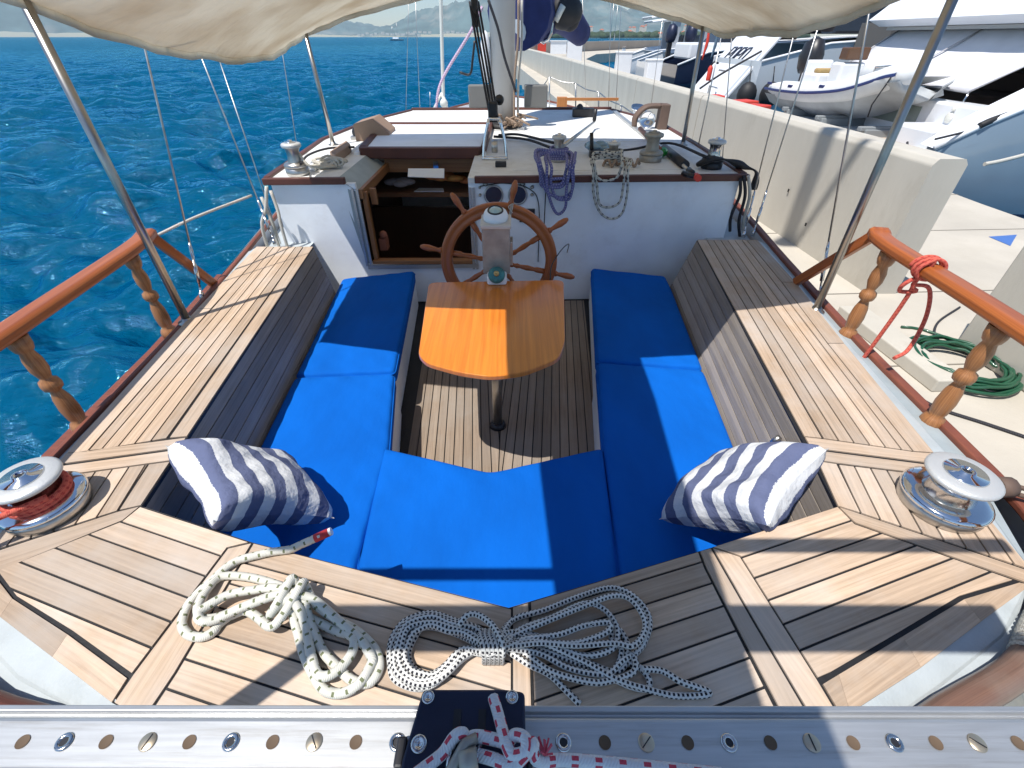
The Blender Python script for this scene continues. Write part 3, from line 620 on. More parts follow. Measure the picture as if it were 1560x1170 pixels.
def rounded(poly, r, k=4):
    out = []; n = len(poly)
    for i in range(n):
        a, b, c = Vector(poly[i - 1][:2]), Vector(poly[i][:2]), Vector(poly[(i + 1) % n][:2]); rr = min(r, (a - b).length * .4, (c - b).length * .4)
        p, s_ = b + (a - b).normalized() * rr, b + (c - b).normalized() * rr
        for j in range(k + 1):
            t = j / k; out.append(tuple((p * (1 - t) ** 2 + b * 2 * t * (1 - t) + s_ * t * t)))
    return out
for lab, po in cush:
    pr = rounded(po, .035, 4); mb = MB(); dense = []
    for k in range(len(pr)):
        p_, r_ = Vector(pr[k]), Vector(pr[(k + 1) % len(pr)]); m_ = max(1, int((r_ - p_).length / .03))
        dense += [tuple(p_ + (r_ - p_) * (i_ / m_)) for i_ in range(m_)]
    def edist(x, y):
        dm = 9
        for k in range(len(pr)):
            (ax_, ay_), (bx_, by_) = pr[k], pr[(k + 1) % len(pr)]; vx, vy = bx_ - ax_, by_ - ay_; L2_ = vx * vx + vy * vy or 1e-9
            t_ = max(0, min(1, ((x - ax_) * vx + (y - ay_) * vy) / L2_)); dm = min(dm, math.hypot(x - ax_ - vx * t_, y - ay_ - vy * t_))
        return dm
    def inside(x, y):
        c_ = False
        for k in range(len(pr)):
            (ax_, ay_), (bx_, by_) = pr[k], pr[(k + 1) % len(pr)]
            if (ay_ > y) != (by_ > y) and x < (bx_ - ax_) * (y - ay_) / (by_ - ay_) + ax_: c_ = not c_
        return c_
    nb = len(dense); ptsx = list(dense); xs = [p_[0] for p_ in pr]; ys2 = [p_[1] for p_ in pr]
    for off in (.006, .014, .026):                            # rings that round the edge over
        for k in range(0, nb):
            p_, r_ = Vector(dense[k - 1]), Vector(dense[(k + 1) % nb]); t_ = (r_ - p_).normalized(); 
            for sgn in (1, -1):
                w_ = (dense[k][0] - t_.y * off * sgn, dense[k][1] + t_.x * off * sgn)
                if inside(*w_) and edist(*w_) > off * .9: ptsx.append(w_)
    gx = min(xs)
    while gx < max(xs):
        gy = min(ys2)
        while gy < max(ys2):
            if inside(gx, gy) and edist(gx, gy) > .035: ptsx.append((gx + random.uniform(-.003, .003), gy + random.uniform(-.003, .003)))
            gy += .03
        gx += .03
    from mathutils.geometry import delaunay_2d_cdt
    vv, ee, ff, *_r = delaunay_2d_cdt([Vector(p_) for p_ in ptsx], [(k, (k + 1) % nb) for k in range(nb)], [], 1, 1e-5)
    sd_ = hash(lab[:9]) % 1; ph_ = len(lab) * .7; top_ = []
    for p_ in vv:
        d_ = min(edist(p_.x, p_.y), 9); r_ = .022
        z_ = SZ - r_ + (math.sqrt(max(0, r_ * r_ - (r_ - d_) ** 2)) if d_ < r_ else r_) + .010 * (1 - math.exp(-d_ / .10)) + .0028 * math.exp(-d_ / .12) * math.sin((p_.x + p_.y * 1.3) * 34 + ph_) * min(1, d_ / .02)
        top_.append((p_.x, p_.y, z_))
    b_ = mb.add(top_)
    for f_ in ff:
        f_ = list(f_); A_, B2, C2 = [vv[q_] for q_ in f_[:3]]
        if (B2 - A_).cross(C2 - A_) < 0: f_ = f_[::-1]
        mb.face([b_ + q_ for q_ in f_], None, .5, True)
    mb.sheet([[(p_[0], p_[1], SZ - .08) for p_ in dense + dense[:1]], [(p_[0], p_[1], SZ - .022) for p_ in dense + dense[:1]]])
    o = whole(mb, 'seat_cushion', M_blue, lab, 'cushion', 'blue cushions on the cockpit seats')
    pm = MB(); pm.tube([(p_[0], p_[1], SZ - .022) for p_ in dense], .0045, 6, closed=True); child(pm, 'piping', M_blue, o)
    # piping round the upper edge
    if lab.startswith('royal'): seat.prism([(x, y - .015) for x, y in po], FZ, SZ - .081)
    else:
        cx_, cy_ = sum(p_[0] for p_ in po) / len(po), sum(p_[1] for p_ in po) / len(po); seat.prism([(cx_ + (x - cx_) * .97, cy_ + (y - cy_) * .995) for x, y in po], FZ, SZ - .081)
part(seat, 'seat_base', M_whited, Y_)
sole = MB(); a, b, c, d = q(655, 470, FZ), q(620, 690, FZ), q(890, 458, FZ), q(913, 675, FZ)
ex = lambda p, r_, y: (p[0] + (r_[0] - p[0]) * (y - p[1]) / (r_[1] - p[1]), y)
la, lb_, ra, rb = ex(a, b, 3.60), ex(a, b, 1.2), ex(c, d, 3.66), ex(c, d, 1.2)
mid0, mid1 = (-.06, 3.63), (-.075, 1.2)
planks(sole, [la, mid0, mid1, lb_], (b[0] - a[0], b[1] - a[1]), .052, .006, FZ - .01, FZ); planks(sole, [mid0, ra, rb, mid1], (d[0] - c[0], d[1] - c[1]), .052, .006, FZ - .01, FZ)
part(sole, 'cockpit_sole', M_sole, Y_)
mb = MB(); mb.prism([(-1.4, .5), (1.3, .5), (1.5, 3.8), (-1.5, 3.8)], FZ - .06, FZ - .008); part(mb, 'sole_caulking', M_caulk, Y_)

# ---- cabin
RZ = .362
WL, WR = Vector((-1.80, 3.60, 0)), Vector((1.75, 3.72, 0)); wd_ = (WR - WL).normalized(); wn = Vector((-wd_.y, wd_.x, 0))
def W(s, d=0): p = WL + wd_ * s + wn * d; return (p.x, p.y)
def wp(mb, s0, s1, z0, z1, d0=0.0, d1=.04, col=.5, mi=0): mb.prism([W(s0, d0), W(s1, d0), W(s1, d1), W(s0, d1)], z0, z1, col, mi=mi)
xa, xb = .62, 1.47                                            # companionway opening along the bulkhead
mb = MB(); wp(mb, 0, xa, FZ, .325); wp(mb, xb, 3.552, FZ, .325); wp(mb, xa, xb, FZ, -.30)
part(mb, 'bulkhead', M_whited, Y_)
mb = MB()
side_l = [(-1.80, 3.60), (-1.92, 5.2), (-1.76, 6.5), (-1.42, 7.5)]; side_r = [(1.75, 3.72), (1.78, 5.0), (1.78, 6.4), (1.42, 7.6)]
for ch in (side_l, side_r): mb.sheet([[(x, y, -.3) for x, y in ch], [(x, y, .325) for x, y in ch]], smooth=False)
# forward wall with its window opening
fx = [-1.42, -1.30, -.72, 1.42]; fy = lambda x: 7.5 + (x + 1.42) * .035
for (x0, x1, z0, z1) in ((-1.42, 1.42, -.32, -.20), (-1.42, -1.30, -.20, .30), (-1.30, -.72, .08, .325), (-.72, 1.42, -.20, .325)):
    mb.prism([(x0, fy(x0)), (x1, fy(x1)), (x1, fy(x1) + .04), (x0, fy(x0) + .04)], z0, z1)
part(mb, 'cabin_side', M_white, Y_)
nx0, nx1 = -1.30, -.33                                       # hatchway cut in the roof
ry = lambda x: 3.60 + (x + 1.80) * .0338 - .02
mb = MB(); z0, z1 = .325, RZ
mb.prism([(-1.80, ry(-1.8)), (nx0, ry(nx0)), (nx0, 4.55), (-1.88, 4.55)], z0, z1); mb.prism([(nx1, ry(nx1)), (1.75, ry(1.75)), (1.77, 4.55), (nx1, 4.55)], z0, z1)
mb.prism([(-1.88, 4.55), (1.77, 4.55), (1.78, 5.0), (1.78, 6.4), (1.42, 7.65), (-1.42, 7.55), (-1.76, 6.5), (-1.92, 5.2)], z0, z1)
roof = part(mb, 'cabin_roof', M_roof, Y_)
# non-skid panels, a shade greyer, lying on the roof
mb = MB()
for po in ([(.0, 3.85), (1.5, 3.9), (1.5, 4.9), (.0, 4.9)], [(.15, 5.1), (1.35, 5.1), (1.35, 6.2), (.15, 6.2)]): mb.prism(rounded(po, .08), RZ, RZ + .004)
child(mb, 'deck_panel', M_roof, roof)
tr = MB()
def strip(a, b, wd, zt, zb, mbx=None):
    a, b = Vector((*a, 0)), Vector((*b, 0)); t = (b - a).normalized(); n = Vector((-t.y, t.x, 0)) * wd / 2; (mbx or tr).prism([tuple(p)[:2] for p in (a - n, b - n, b + n, a + n)], zb, zt, .5, lambda x, y: (x * t.x + y * t.y, x * n.x + y * n.y))
strip(W(-.04, -.022), W(.56, -.022), .045, RZ + .012, RZ - .035); strip(W(1.52, -.022), W(3.6, -.022), .045, RZ + .012, RZ - .035)
for ch, sg in ((side_l, -1), (side_r, 1)):
    for p_, r_ in zip(ch, ch[1:]): strip((p_[0] + sg * .018, p_[1]), (r_[0] + sg * .018, r_[1]), .045, RZ + .018, RZ - .03)
strip((-1.44, 7.57), (1.44, 7.67), .06, RZ + .03, RZ - .03)
part(tr, 'roof_trim', M_mahog, Y_, bevel=.006)
# inner side of the hatchway and its wooden frame
mb = MB(); s0 = Vector((*W(xa, 0), 0))
mb.quad((nx0, ry(nx0), RZ), (nx0, 4.55, RZ), (-1.17, 4.55, .27), (-1.17, 3.62, .27)); mb.quad((nx0 + .01, 3.618, .30), (-1.18, 3.62, .27), (-1.18, 3.62, -.3), (nx0 + .09, 3.618, -.3))
part(mb, 'hatchway_lining', M_greyd, Y_)
mb = MB()
mb.box((-1.15, 4.1, .245), (.03, .95, .07)); mb.box((-.72, 4.57, .26), (.9, .05, .12)); mb.box((-1.135, 3.67, -.02), (.035, .05, .55)); mb.box((-.745, 3.655, -.295), (.83, .07, .03)); 
mb.box((-1.09, 3.75, .2), (.05, .03, .12)); part(mb, 'companionway_frame', wood('frame_wood', (.36, .17, .065), (.2, .08, .03), None, rough=.5, gscale=.5), Y_, bevel=.004)
mb = MB()
for s_ in (xa - .035, xa + .0): wp(mb, s_, s_ + .018, -.32, .29, -.016, 0)
for s_ in (xb + .0, xb + .03): wp(mb, s_, s_ + .018, -.36, .29, -.016, 0)
wp(mb, xa - .02, xb + .05, -.345, -.312, -.02, 0)
part(mb, 'door_track', M_alu, Y_)
# sliding hatch
mb = MB(); mb.prism([(-1.30, 4.52), (-.28, 4.52), (-.26, 5.85), (-1.42, 5.85)], .392, .415); h_ = part(mb, 'sliding_hatch', M_whited, Y_, bevel=.006)
mb = MB(); pts = [(-1.36, 4.47), (-.9, 4.44), (-.26, 4.47)]
mb.prism([(-1.37, 4.50), (-1.34, 4.44), (-.9, 4.415), (-.30, 4.43), (-.27, 4.50)], .335, .425); mb.prism([(-1.36, 4.50), (-1.30, 4.50), (-1.42, 5.85), (-1.48, 5.85)], .37, .43); mb.prism([(-.28, 4.50), (-.23, 4.50), (-.22, 5.85), (-.26, 5.85)], .37, .43); mb.prism([(-1.48, 5.85), (-.22, 5.85), (-.22, 5.92), (-1.48, 5.92)], .37, .43)
child(mb, 'hatch_trim', M_mahog, h_, bevel=.008)
mb = MB(); mb.box((-1.38, 5.15, .36), (.05, 1.4, .05)); mb.box((-.25, 5.15, .36), (.03, 1.4, .05)); child(mb, 'hatch_runner', M_whited, h_)
mb = MB(); mb.box((-.70, 4.535, .26), (.045, .008, .07)); part(mb, 'hatch_latch', M_steel, Y_)
# cabin interior
mb = MB()
mb.prism([(-1.7, 3.66), (1.6, 3.78), (1.35, 7.5), (-1.35, 7.4)], -1.45, -1.42)
mb.prism([(-1.68, 5.6), (-.2, 5.6), (-.2, 5.66), (-1.68, 5.66)], -1.4, -.42); mb.prism([(-.25, 3.8), (-.2, 3.8), (-.2, 5.7), (-.25, 5.7)], -1.4, .29); mb.prism([(-1.74, 3.7), (-1.70, 3.7), (-1.70, 7.3), (-1.74, 7.3)], -1.4, .29)
mb.prism([(-.25, 5.7), (-.2, 5.7), (-.2, 7.4), (-.25, 7.4)], -1.4, .29)
part(mb, 'interior_panel', wood('dark_interior_wood', (.24, .12, .06), (.13, .06, .03), None, gscale=.4), Y_)
mb = MB(); mb.prism([(-1.68, 4.62), (-.28, 4.62), (-.28, 5.58), (-1.68, 5.58)], -.04, -.0); part(mb, 'interior_counter', M_inwood, Y_)
mb = MB(); mb.prism([(-1.2, 4.0), (-.4, 4.0), (-.4, 4.65), (-1.2, 4.65)], -.75, -.72); part(mb, 'companionway_step', M_inwood, Y_)
rc = random.Random(2)
def heap(mb, c, r, n, sq=.5):
    for i in range(n):
        a = rc.random() * 6.28; k = rc.random() * r; mb.ball((c[0] + math.cos(a) * k, c[1] + math.sin(a) * k * .7, c[2] + rc.random() * r * .3), r * rc.uniform(.3, .5), 10, (1.3, 1, sq))
mb = MB(); heap(mb, (-.60, 4.72, .09), .17, 9); whole(mb, 'sack', mk('orange_cloth', (.65, .22, .08), .9, dark=(.5, .42, .10), dscale=5, bump=.5, bscale=9), 'orange and olive cloth bundle lying inside the companionway', 'bundle')
mb = MB(); heap(mb, (-1.08, 4.72, .06), .12, 10); whole(mb, 'clothing_heap', mk('grey_cloth', (.35, .34, .38), .9, bump=.5, bscale=12), 'grey crumpled cloth heaped inside the companionway left of the orange bundle', 'cloth')
mb = MB(); mb.prism([(-.95, 4.63), (-.66, 4.63), (-.68, 4.74), (-.92, 4.75)], .004, .012); whole(mb, 'paper', M_white, 'white paper sheets lying just inside the companionway', 'paper')
mb = MB(); mb.quad((-.92, 4.30, .215), (-.60, 4.30, .205), (-.60, 4.36, .27), (-.92, 4.36, .27)); whole(mb, 'folded_chart', M_white, 'white folded chart lying across the top of the companionway opening', 'chart', solid=.008)  # added white panel tilted into the sun, standing in for a bright window
mb = MB(); mb.box((-1.13, 3.95, -.25), (.06, .09, .1)); mb.ball((-1.12, 3.93, -.17), .035, 10); whole(mb, 'pouch', mk('pinkish', (.4, .15, .1), .8), 'small pinkish pouch hanging beside the left door frame', 'pouch')
# instruments on the bulkhead
for s_, lab in ((1.72, 0), (1.905, 1)):
    mb = MB(); p0 = Vector((*W(s_ - .06), .235)); mb.lathe([(0, 0), (.072, 0), (.076, .012), (.066, .02), (.062, .014), (.0, .014)], p0, (-wn.x, -wn.y, 0), 26, mi=0); g = part(mb, 'gauge', M_steeld, Y_)
    mb = MB(); mb.lathe([(0, .0145), (.062, .0145)], p0, (-wn.x, -wn.y, 0), 26, cap=False); child(mb, 'gauge_face', M_gauge, g)
for s_, z_, r_ in ((1.60, .318, .02), (1.88, .318, .022), (1.555, .235, .012), (1.555, .29, .01), (1.955, .29, .014), (1.955, .235, .012)):
    mb = MB(); p0 = Vector((*W(s_), z_)); mb.lathe([(0, 0), (r_, 0), (r_, .012), (r_ * .5, .014), (r_ * .5, .03), (0, .03)], p0, (-wn.x, -wn.y, 0), 14); part(mb, 'bulkhead_knob', M_steeld, Y_)
mb = MB(); wp(mb, 1.86, 1.98, .03, .13, -.02, 0); part(mb, 'engine_panel', M_black, Y_, bevel=.003)
mb = MB(); mb.tube(cr([(*W(1.56, -.01), .30), (*W(1.74, -.03), .325), (*W(1.93, -.012), .28), (*W(2.01, -.012), .15), (*W(2.02, -.012), -.3)], 6), .004, 6); part(mb, 'cable', M_black, Y_)
# mast
mb = MB(); mb.tube([(-.10, 6.05, RZ), (-.10, 6.05, 9.0)], [.135] * 2, 28, flat=1.35); mb.v = [(x, y, z) for x, y, z in mb.v]
part(mb, 'mast', mk('grey_painted_mast', (.50, .50, .49), .45, var=.04, vscale=5), Y_)
mb = MB(); mb.lathe([(.2, 0), (.21, .02), (.17, .05), (.14, .05)], (-.10, 6.05, RZ), n=28); part(mb, 'mast_collar', M_rub, Y_)
mb = MB(); mb.ball((-.28, 6.0, 1.02), .09, 14, (.7, .7, 2.6)); part(mb, 'mast_fairing', M_white, Y_)
# ================================================================== COCKPIT OBJECTS
# table on its steel column
TZ = .06
t = thing('cockpit_table', (-.1, 2.0, FZ), 'varnished orange wooden cockpit table with rounded end on a steel column', 'table')
poly = [P(*k, TZ) for k in [(653, 430), (859, 426), (861, 520), (852, 546), (800, 567), (750, 574), (700, 567), (650, 553), (637, 540)]]
pts = []
for i, p_ in enumerate(poly): pts.append((p_.x, p_.y))
mb = MB(); top = rounded(pts, .05, 4); mb.prism(top, TZ - .026, TZ, .5, lambda x, y: (y, x))
part(mb, 'tabletop', M_table, t, bevel=.006, seg=3)
mb = MB(); mb.tube([(-.085, 2.02, FZ), (-.085, 2.02, TZ - .03)], .028, 18); part(mb, 'column', M_steeld, t)
mb = MB(); mb.lathe([(.0, 0), (.05, 0), (.045, .02), (.03, .03), (0, .03)], (-.085, 2.02, FZ), n=24); part(mb, 'column_foot', M_black, t)
mb = MB(); mb.box((-.09, 2.05, TZ - .04), (.35, .06, .025)); mb.box((-.09, 2.35, TZ - .04), (.35, .06, .025)); part(mb, 'table_bearer', M_varn, t)
# pedestal with compass
px = -.09
t = thing('steering_pedestal', (px, 2.6, FZ), 'grimy steel steering pedestal box with a white compass on top and a round verdigris knob', 'pedestal')
yb = 2.50
mb = MB(); mb.box((px, yb + .10, .225), (.158, .17, .27)); bx = part(mb, 'pedestal_box', M_chalk, t, bevel=.006)
mb = MB(); mb.box((px, yb + .095, .37), (.172, .20, .022)); part(mb, 'box_lid', mk('lid_steel', (.58, .56, .52), .45, .3, var=.08), t, bevel=.005)
mb = MB(); mb.lathe([(.0, 0), (.067, 0), (.072, .02), (.062, .045), (.045, .056)], (px - .002, yb + .10, .381), (0, -.28, 1), 30, cap=False); cb = part(mb, 'compass_housing', M_white, t)
mb = MB(); mb.lathe([(.046, .054), (.043, .062), (.038, .062), (.036, .056), (0, .056)], (px - .002, yb + .10, .381), (0, -.28, 1), 30, cap=False); child(mb, 'compass_ring', M_black, cb)
mb = MB(); mb.lathe([(.036, .058), (.025, .066), (.0, .070)], (px - .002, yb + .10, .381), (0, -.28, 1), 24, cap=False); child(mb, 'compass_glass', mk('compass_glass', (.35, .50, .50), .08, coat=1), cb)
mb = MB(); mb.box((px, yb + .10, -.2), (.11, .11, .8)); mb.box((px, yb + .23, .09), (.1, .12, .12)); part(mb, 'pedestal_column', M_whited, t, bevel=.01)
mb = MB(); mb.prism(rounded([(px - .055, yb - .075), (px + .06, yb - .075), (px + .06, yb + .02), (px - .055, yb + .02)], .02), TZ + .001, TZ + .05); kb = part(mb, 'knob_block', M_white, t, bevel=.01)
mb = MB(); o3 = (px + .002, yb - .045, TZ + .045); ax = (0, -.75, .65)
mb.lathe([(.0, 0), (.035, 0), (.047, .01), (.049, .024), (.04, .036), (.02, .042), (.0, .042)], o3, ax, 26); part(mb, 'clutch_knob', M_teal, t)
mb = MB(); mb.lathe([(.015, .04), (.016, .05), (.010, .06), (.006, .052), (0, .052)], o3, ax, 18); part(mb, 'knob_hub', M_brass, t)
mb = MB(); mb.box((px + .085, yb + .12, .19), (.02, .1, .14)); part(mb, 'side_lever_box', M_steeld, t, bevel=.004)
mb = MB(); mb.tube(cr([(px + .32, yb + .06, TZ - .03), (.25, 2.72, .06), (.33, 2.95, .07), (.42, 3.3, -.02), (.45, 3.6, -.2)], 6), .004, 6); whole(mb, 'cable', M_black, 'thin black cable looping from under the table to the bulkhead', 'cable')

# steering wheel
WC = Vector((px + .005, 2.86, .022)); WRr = .345
t = thing('steering_wheel', WC, "varnished wooden ship's wheel with turned spokes behind the steel pedestal", 'steering wheel')
def wpt(r, a, y=0): return WC + Vector((math.sin(a) * r, y, math.cos(a) * r))
mb = MB(); n = 72; prof = [(.305, -.016), (.305, .016), (.312, .024), (.328, .027), (.338, .02), (.35, .02), (.362, .027), (.374, .022), (.38, .012), (.38, -.012), (.374, -.022), (.362, -.027), (.35, -.02), (.338, -.02), (.328, -.027), (.312, -.024)]
rows = [[wpt(r, 2 * math.pi * i / n, y) for r, y in prof] for i in range(n + 1)]
mb.sheet(rows, close=True)
for i in range(len(mb.uv)): k = i // len(prof); mb.uv[i] = [(k * .033, 0), (k * .033, .02), (k * .033 + .033, .02), (k * .033 + .033, 0)]
part(mb, 'rim', M_varn, t)
mb = MB(); mb.lathe([(0, -.035), (.05, -.035), (.062, -.02), (.062, .02), (.05, .035), (0, .035)], WC, (0, -1, 0), 28); part(mb, 'hub', M_varn, t)
for k in range(8):
    a = R(12 + 45 * k); d = Vector((math.sin(a), 0, math.cos(a)))
    mb = MB(); prof = [(.016, .05), (.016, .09), (.011, .10), (.017, .12), (.012, .14), (.018, .19), (.013, .235), (.018, .255), (.018, .31)]
    mb.lathe(prof, WC, d, 14); sp_ = part(mb, 'spoke', M_varn, t)
    mb = MB(); mb.lathe([(.018, .378), (.02, .385), (.012, .40), (.016, .43), (.021, .46), (.018, .495), (.009, .515), (0, .518)], WC, d, 14); child(mb, 'spoke_handle', M_varn, sp_)
mb = MB(); mb.tube([WC, WC + Vector((0, -.30, 0))], .02, 12); part(mb, 'wheel_shaft', M_steeld, t)
mb = MB()
for da in (0, .025): mb.tube([wpt(.343 + .046 * math.cos(k * math.pi / 8), R(13) + da - .012, .036 * math.sin(k * math.pi / 8)) for k in range(17)], .0035, 6)
mb.tube(cr([wpt(.39, R(13), -.03), wpt(.37, R(10), -.045), wpt(.34, R(15), -.04)], 4), .003, 6)
whole(mb, 'cord', M_rope_w, 'thin white cord tied round the top spoke of the wooden wheel', 'cord')

# ------------------------------------------------------------------ rails with turned balusters
def baluster(p0, p1, mb):
    d = p1 - p0; L = d.length; k = L / .45
    pf = [(.0, 0), (.040, 0), (.042, .03), (.034, .05), (.024, .058), (.030, .075), (.034, .12), (.030, .17), (.020, .205), (.018, .212), (.032, .222), (.036, .24), (.032, .258), (.018, .268), (.022, .28), (.031, .31), (.031, .35), (.022, .385), (.030, .395), (.036, .415), (.038, .45)]
    mb.lathe([(r, h * k) for r, h in pf], p0, d, 10)
def rail(name, label, pts, bals, low):
    t = thing(name, bals[0][0], label, 'railing')
    mb = MB(); path = cr(pts, 6); prof = [(-.045, -.018), (-.045, .008), (-.03, .02), (.03, .02), (.045, .008), (.045, -.018), (.03, -.03), (-.03, -.03)]; rows = []
    for i, p_ in enumerate(path):
        a = path[max(0, i - 1)]; b = path[min(len(path) - 1, i + 1)]; tt = (b - a).normalized(); sd_ = Vector((tt.y, -tt.x, 0)).normalized(); up = sd_.cross(tt)
        if up.z < 0: up = -up
        rows.append([p_ + sd_ * x + up * z for x, z in prof])
    mb.sheet(rows, smooth=False, close=True)
    for i in range(len(mb.uv)): k = i // 8; mb.uv[i] = [(k * .08, (i % 8) * .03), (k * .08, (i % 8) * .03 + .03), (k * .08 + .08, (i % 8) * .03 + .03), (k * .08 + .08, (i % 8) * .03)]
    b_ = mb.add(rows[0]); mb.face([b_ + i for i in range(8)]); b_ = mb.add(rows[-1]); mb.face([b_ + i for i in reversed(range(8))])
    part(mb, 'handrail', M_varn, t, bevel=.006)
    a, b = low; mb = MB(); v = (b - a); ln = v.length; q_ = Matrix.Translation((a + b) / 2) @ v.to_track_quat('X', 'Z').to_matrix().to_4x4(); mb.box(None, (ln, .035, .05), M=q_); part(mb, 'end_brace', M_varn, t, bevel=.006)
    for p0, p1 in bals: mb = MB(); baluster(p0, p1, mb); part(mb, 'baluster', M_spoke, t)
mb = MB(); lx = [(-1.60, .55), (-1.70, 1.1), (-1.775, 2.03), (-1.91, 3.0)]
for (a_, b_), (c_, d_) in zip(lx, lx[1:]): mb.prism([(a_ + .03, b_), (c_ + .03, d_), (c_ - .16, d_), (a_ - .16, b_)], -.155, -.125)
part(mb, 'rail_ledge', M_red, Y_)
B = lambda u0, v0, x1y=None: P(u0, v0, -.07)
def bal(u0, v0, h=.46):
    p = P(u0, v0, -.12 if u0 < 780 else -.05); return (p, p + Vector((0, 0, h)))
pb = [bal(262, 512), bal(132, 655)]
pb.append((Vector((-1.70, .66, -.12)), Vector((-1.70, .66, .34))))
pts = [Vector((pb[0][1].x - .05, pb[0][1].y + .24, .375)), pb[0][1] + Vector((0, .02, .03)), pb[1][1] + Vector((0, 0, .03)), pb[2][1] + Vector((0, 0, .03)), Vector((-1.5, .30, .36))]
rail('port_guard_rail', 'varnished wooden guard rail with turned balusters on the port side above the open water', pts, pb, (pts[0] + Vector((0, .0, -.01)), P(336, 440, -.08)))
sb = [bal(1288, 515), bal(1414, 648)]; sb.append((Vector((1.56, .66, 0)), Vector((1.56, .66, .42))))
pts = [Vector((sb[0][1].x + .03, sb[0][1].y + .16, .455)), sb[0][1] + Vector((0, .02, .03)), sb[1][1] + Vector((0, 0, .03)), sb[2][1] + Vector((0, 0, .03)), Vector((1.4, .32, .43))]
rail('starboard_guard_rail', 'varnished wooden guard rail with turned balusters on the quay side, red rope tied to it', pts, sb, (pts[0] + Vector((0, 0, -.01)), P(1212, 430, -.0)))

# ------------------------------------------------------------------ awning and its poles
def pole(p0, p1, label, r=.019):
    mb = MB(); mb.tube([p0, p1], r, 16); mb.lathe([(.045, 0), (.045, .008), (r + .006, .014), (r + .004, .03)], p0, n=18)
    whole(mb, 'awning_pole', M_pole, label, 'pole', 'stainless awning poles', org=p0)
PP = [Vector((-1.77, 2.17, -.02)), Vector((1.72, 2.24, -.02)), Vector((-1.74, 5.02, RZ)), Vector((1.66, 5.02, RZ))]
a0 = P(284, 486, 0); a1 = P(1244, 470, 0)
PP[0] = Vector((a0.x, a0.y, -.02)); PP[1] = Vector((a1.x, a1.y, -.02)); a2 = P(508, 221, RZ); a3 = P(1040, 221, RZ); PP[2] = Vector(a2); PP[3] = Vector(a3)
def up_to(p, u, v, z):                                        # where the same pole reaches the awning
    q_ = PY(u, v, p.y); k = (z - p.z) / (q_.z - p.z); return p + (q_ - p) * k
TOPS = [up_to(PP[0], 36, 0, 1.32), up_to(PP[1], 1451, 0, 1.42), up_to(PP[2], 465, 50, 1.24), up_to(PP[3], 1072, 40, 1.27)]
for p0, p1, l in zip(PP, TOPS, ['polished steel awning pole rising from the port coaming at the end of the wooden rail', 'polished steel awning pole rising from the starboard coaming in front of the quay wall', 'steel awning pole standing on the port edge of the cabin roof', 'steel awning pole standing on the starboard edge of the cabin roof']): pole(p0, p1, l)
# awning surface: u across (port -> starboard), v fore -> aft
mb = MB(); nu, nv = 48, 34; rows = []
for j in range(nv + 1):
    v = j / nv; row = []
    for i in range(nu + 1):
        s_ = i / nu; xl = lerp(TOPS[2], TOPS[0], v * 1.07); xr = lerp(TOPS[3], TOPS[1], v * 1.07)
        p = lerp(xl, xr, s_); e = abs(2 * s_ - 1)
        p.z += .34 * (1 - e ** 1.25) * (1 - .2 * v)             # ridge
        sagl = .20 * math.sin(math.pi * min(1, v / .97)) ; p.z -= sagl * max(0, 1 - s_ * 4) ** 1.2 + sagl * .55 * max(0, 1 - (1 - s_) * 4) ** 1.2
        p.x += (-.05 if s_ < .5 else .05) * e ** 6 * math.sin(math.pi * v) * -1
        p.z += .012 * noise1(s_ * 9 + v * 3, 3) * (e ** 2) + .008 * noise1(v * 14 - s_ * 4, 1)
        p.y -= .34 * (1 - e ** 2) * v ** 3
        row.append(p)
    rows.append(row)
mb.sheet(rows)
aw = whole(mb, 'awning', M_canvas, 'cream canvas awning stretched over the cockpit on four steel poles', 'awning', org=(0, 3.5, 1.3), solid=.004)
# hanging hem along the fore edge and sides
mb = MB(); hem = [r[0] for r in rows][::-1] + rows[0] + [r[-1] for r in rows]
mb.sheet([[p + Vector((0, 0, .004)) for p in hem], [p + Vector((0, 0, -.035)) for p in hem]])
hm = mb.v; mb.v = [(x - 0, y - 3.5, z - 1.3) for x, y, z in hm]; mb.build('hem', M_canvas, aw, solid=.004)
# furled mizzen overhead and the frame over the stern: both stand above the photographer and throw the shade bands
t = thing('mizzen_boom', (-.15, 1, 1.75), 'mizzen boom with furled sail under a navy cover, above the stern deck', 'boom')
mb = MB(); mb.tube([(-.26, 2.2, 1.78), (-.27, 1.2, 1.8), (-.29, .3, 1.82), (-.30, -.9, 1.84)], [.33, .31, .26, .22], 20, flat=1.1); part(mb, 'sail_cover', M_navy, t)
mb = MB(); mb.tube([(-.27, 2.3, 1.5), (-.3, -1.2, 1.53)], .05, 12); part(mb, 'boom_tube', M_alu, t)
mb = MB(); mb.tube([(-.27, 2.18, 9.9), (-.27, 2.18, 11.7)], .11, 10); mb.tube([(-.27, 2.1, 10.0), (-.27, 1.55, 11.6)], .05, 8); whole(mb, 'furled_staysail', M_navy, 'furled staysail hanging aloft above the stern, out of the picture', 'sail')  # unseen tubes added aloft to cast the shadow bands on the quay wall
t = thing('stern_frame', (0, .3, 1.2), 'steel frame of crossbars standing over the stern', 'frame')
mb = MB(); mb.tube([(-1.17, .345, 1.45), (.99, .345, 1.45)], .024, 12); part(mb, 'crossbar', M_steel, t)
mb = MB(); mb.box((-.09, .115, 1.43), (1.78, .11, .03)); part(mb, 'crossboard', M_varn, t)
for sx_ in (-1, 1): mb = MB(); mb.tube([(sx_ * .93, .09, 1.46), (sx_ * .93, .09, -.3)], .03, 12); part(mb, 'frame_leg', M_steel, t)

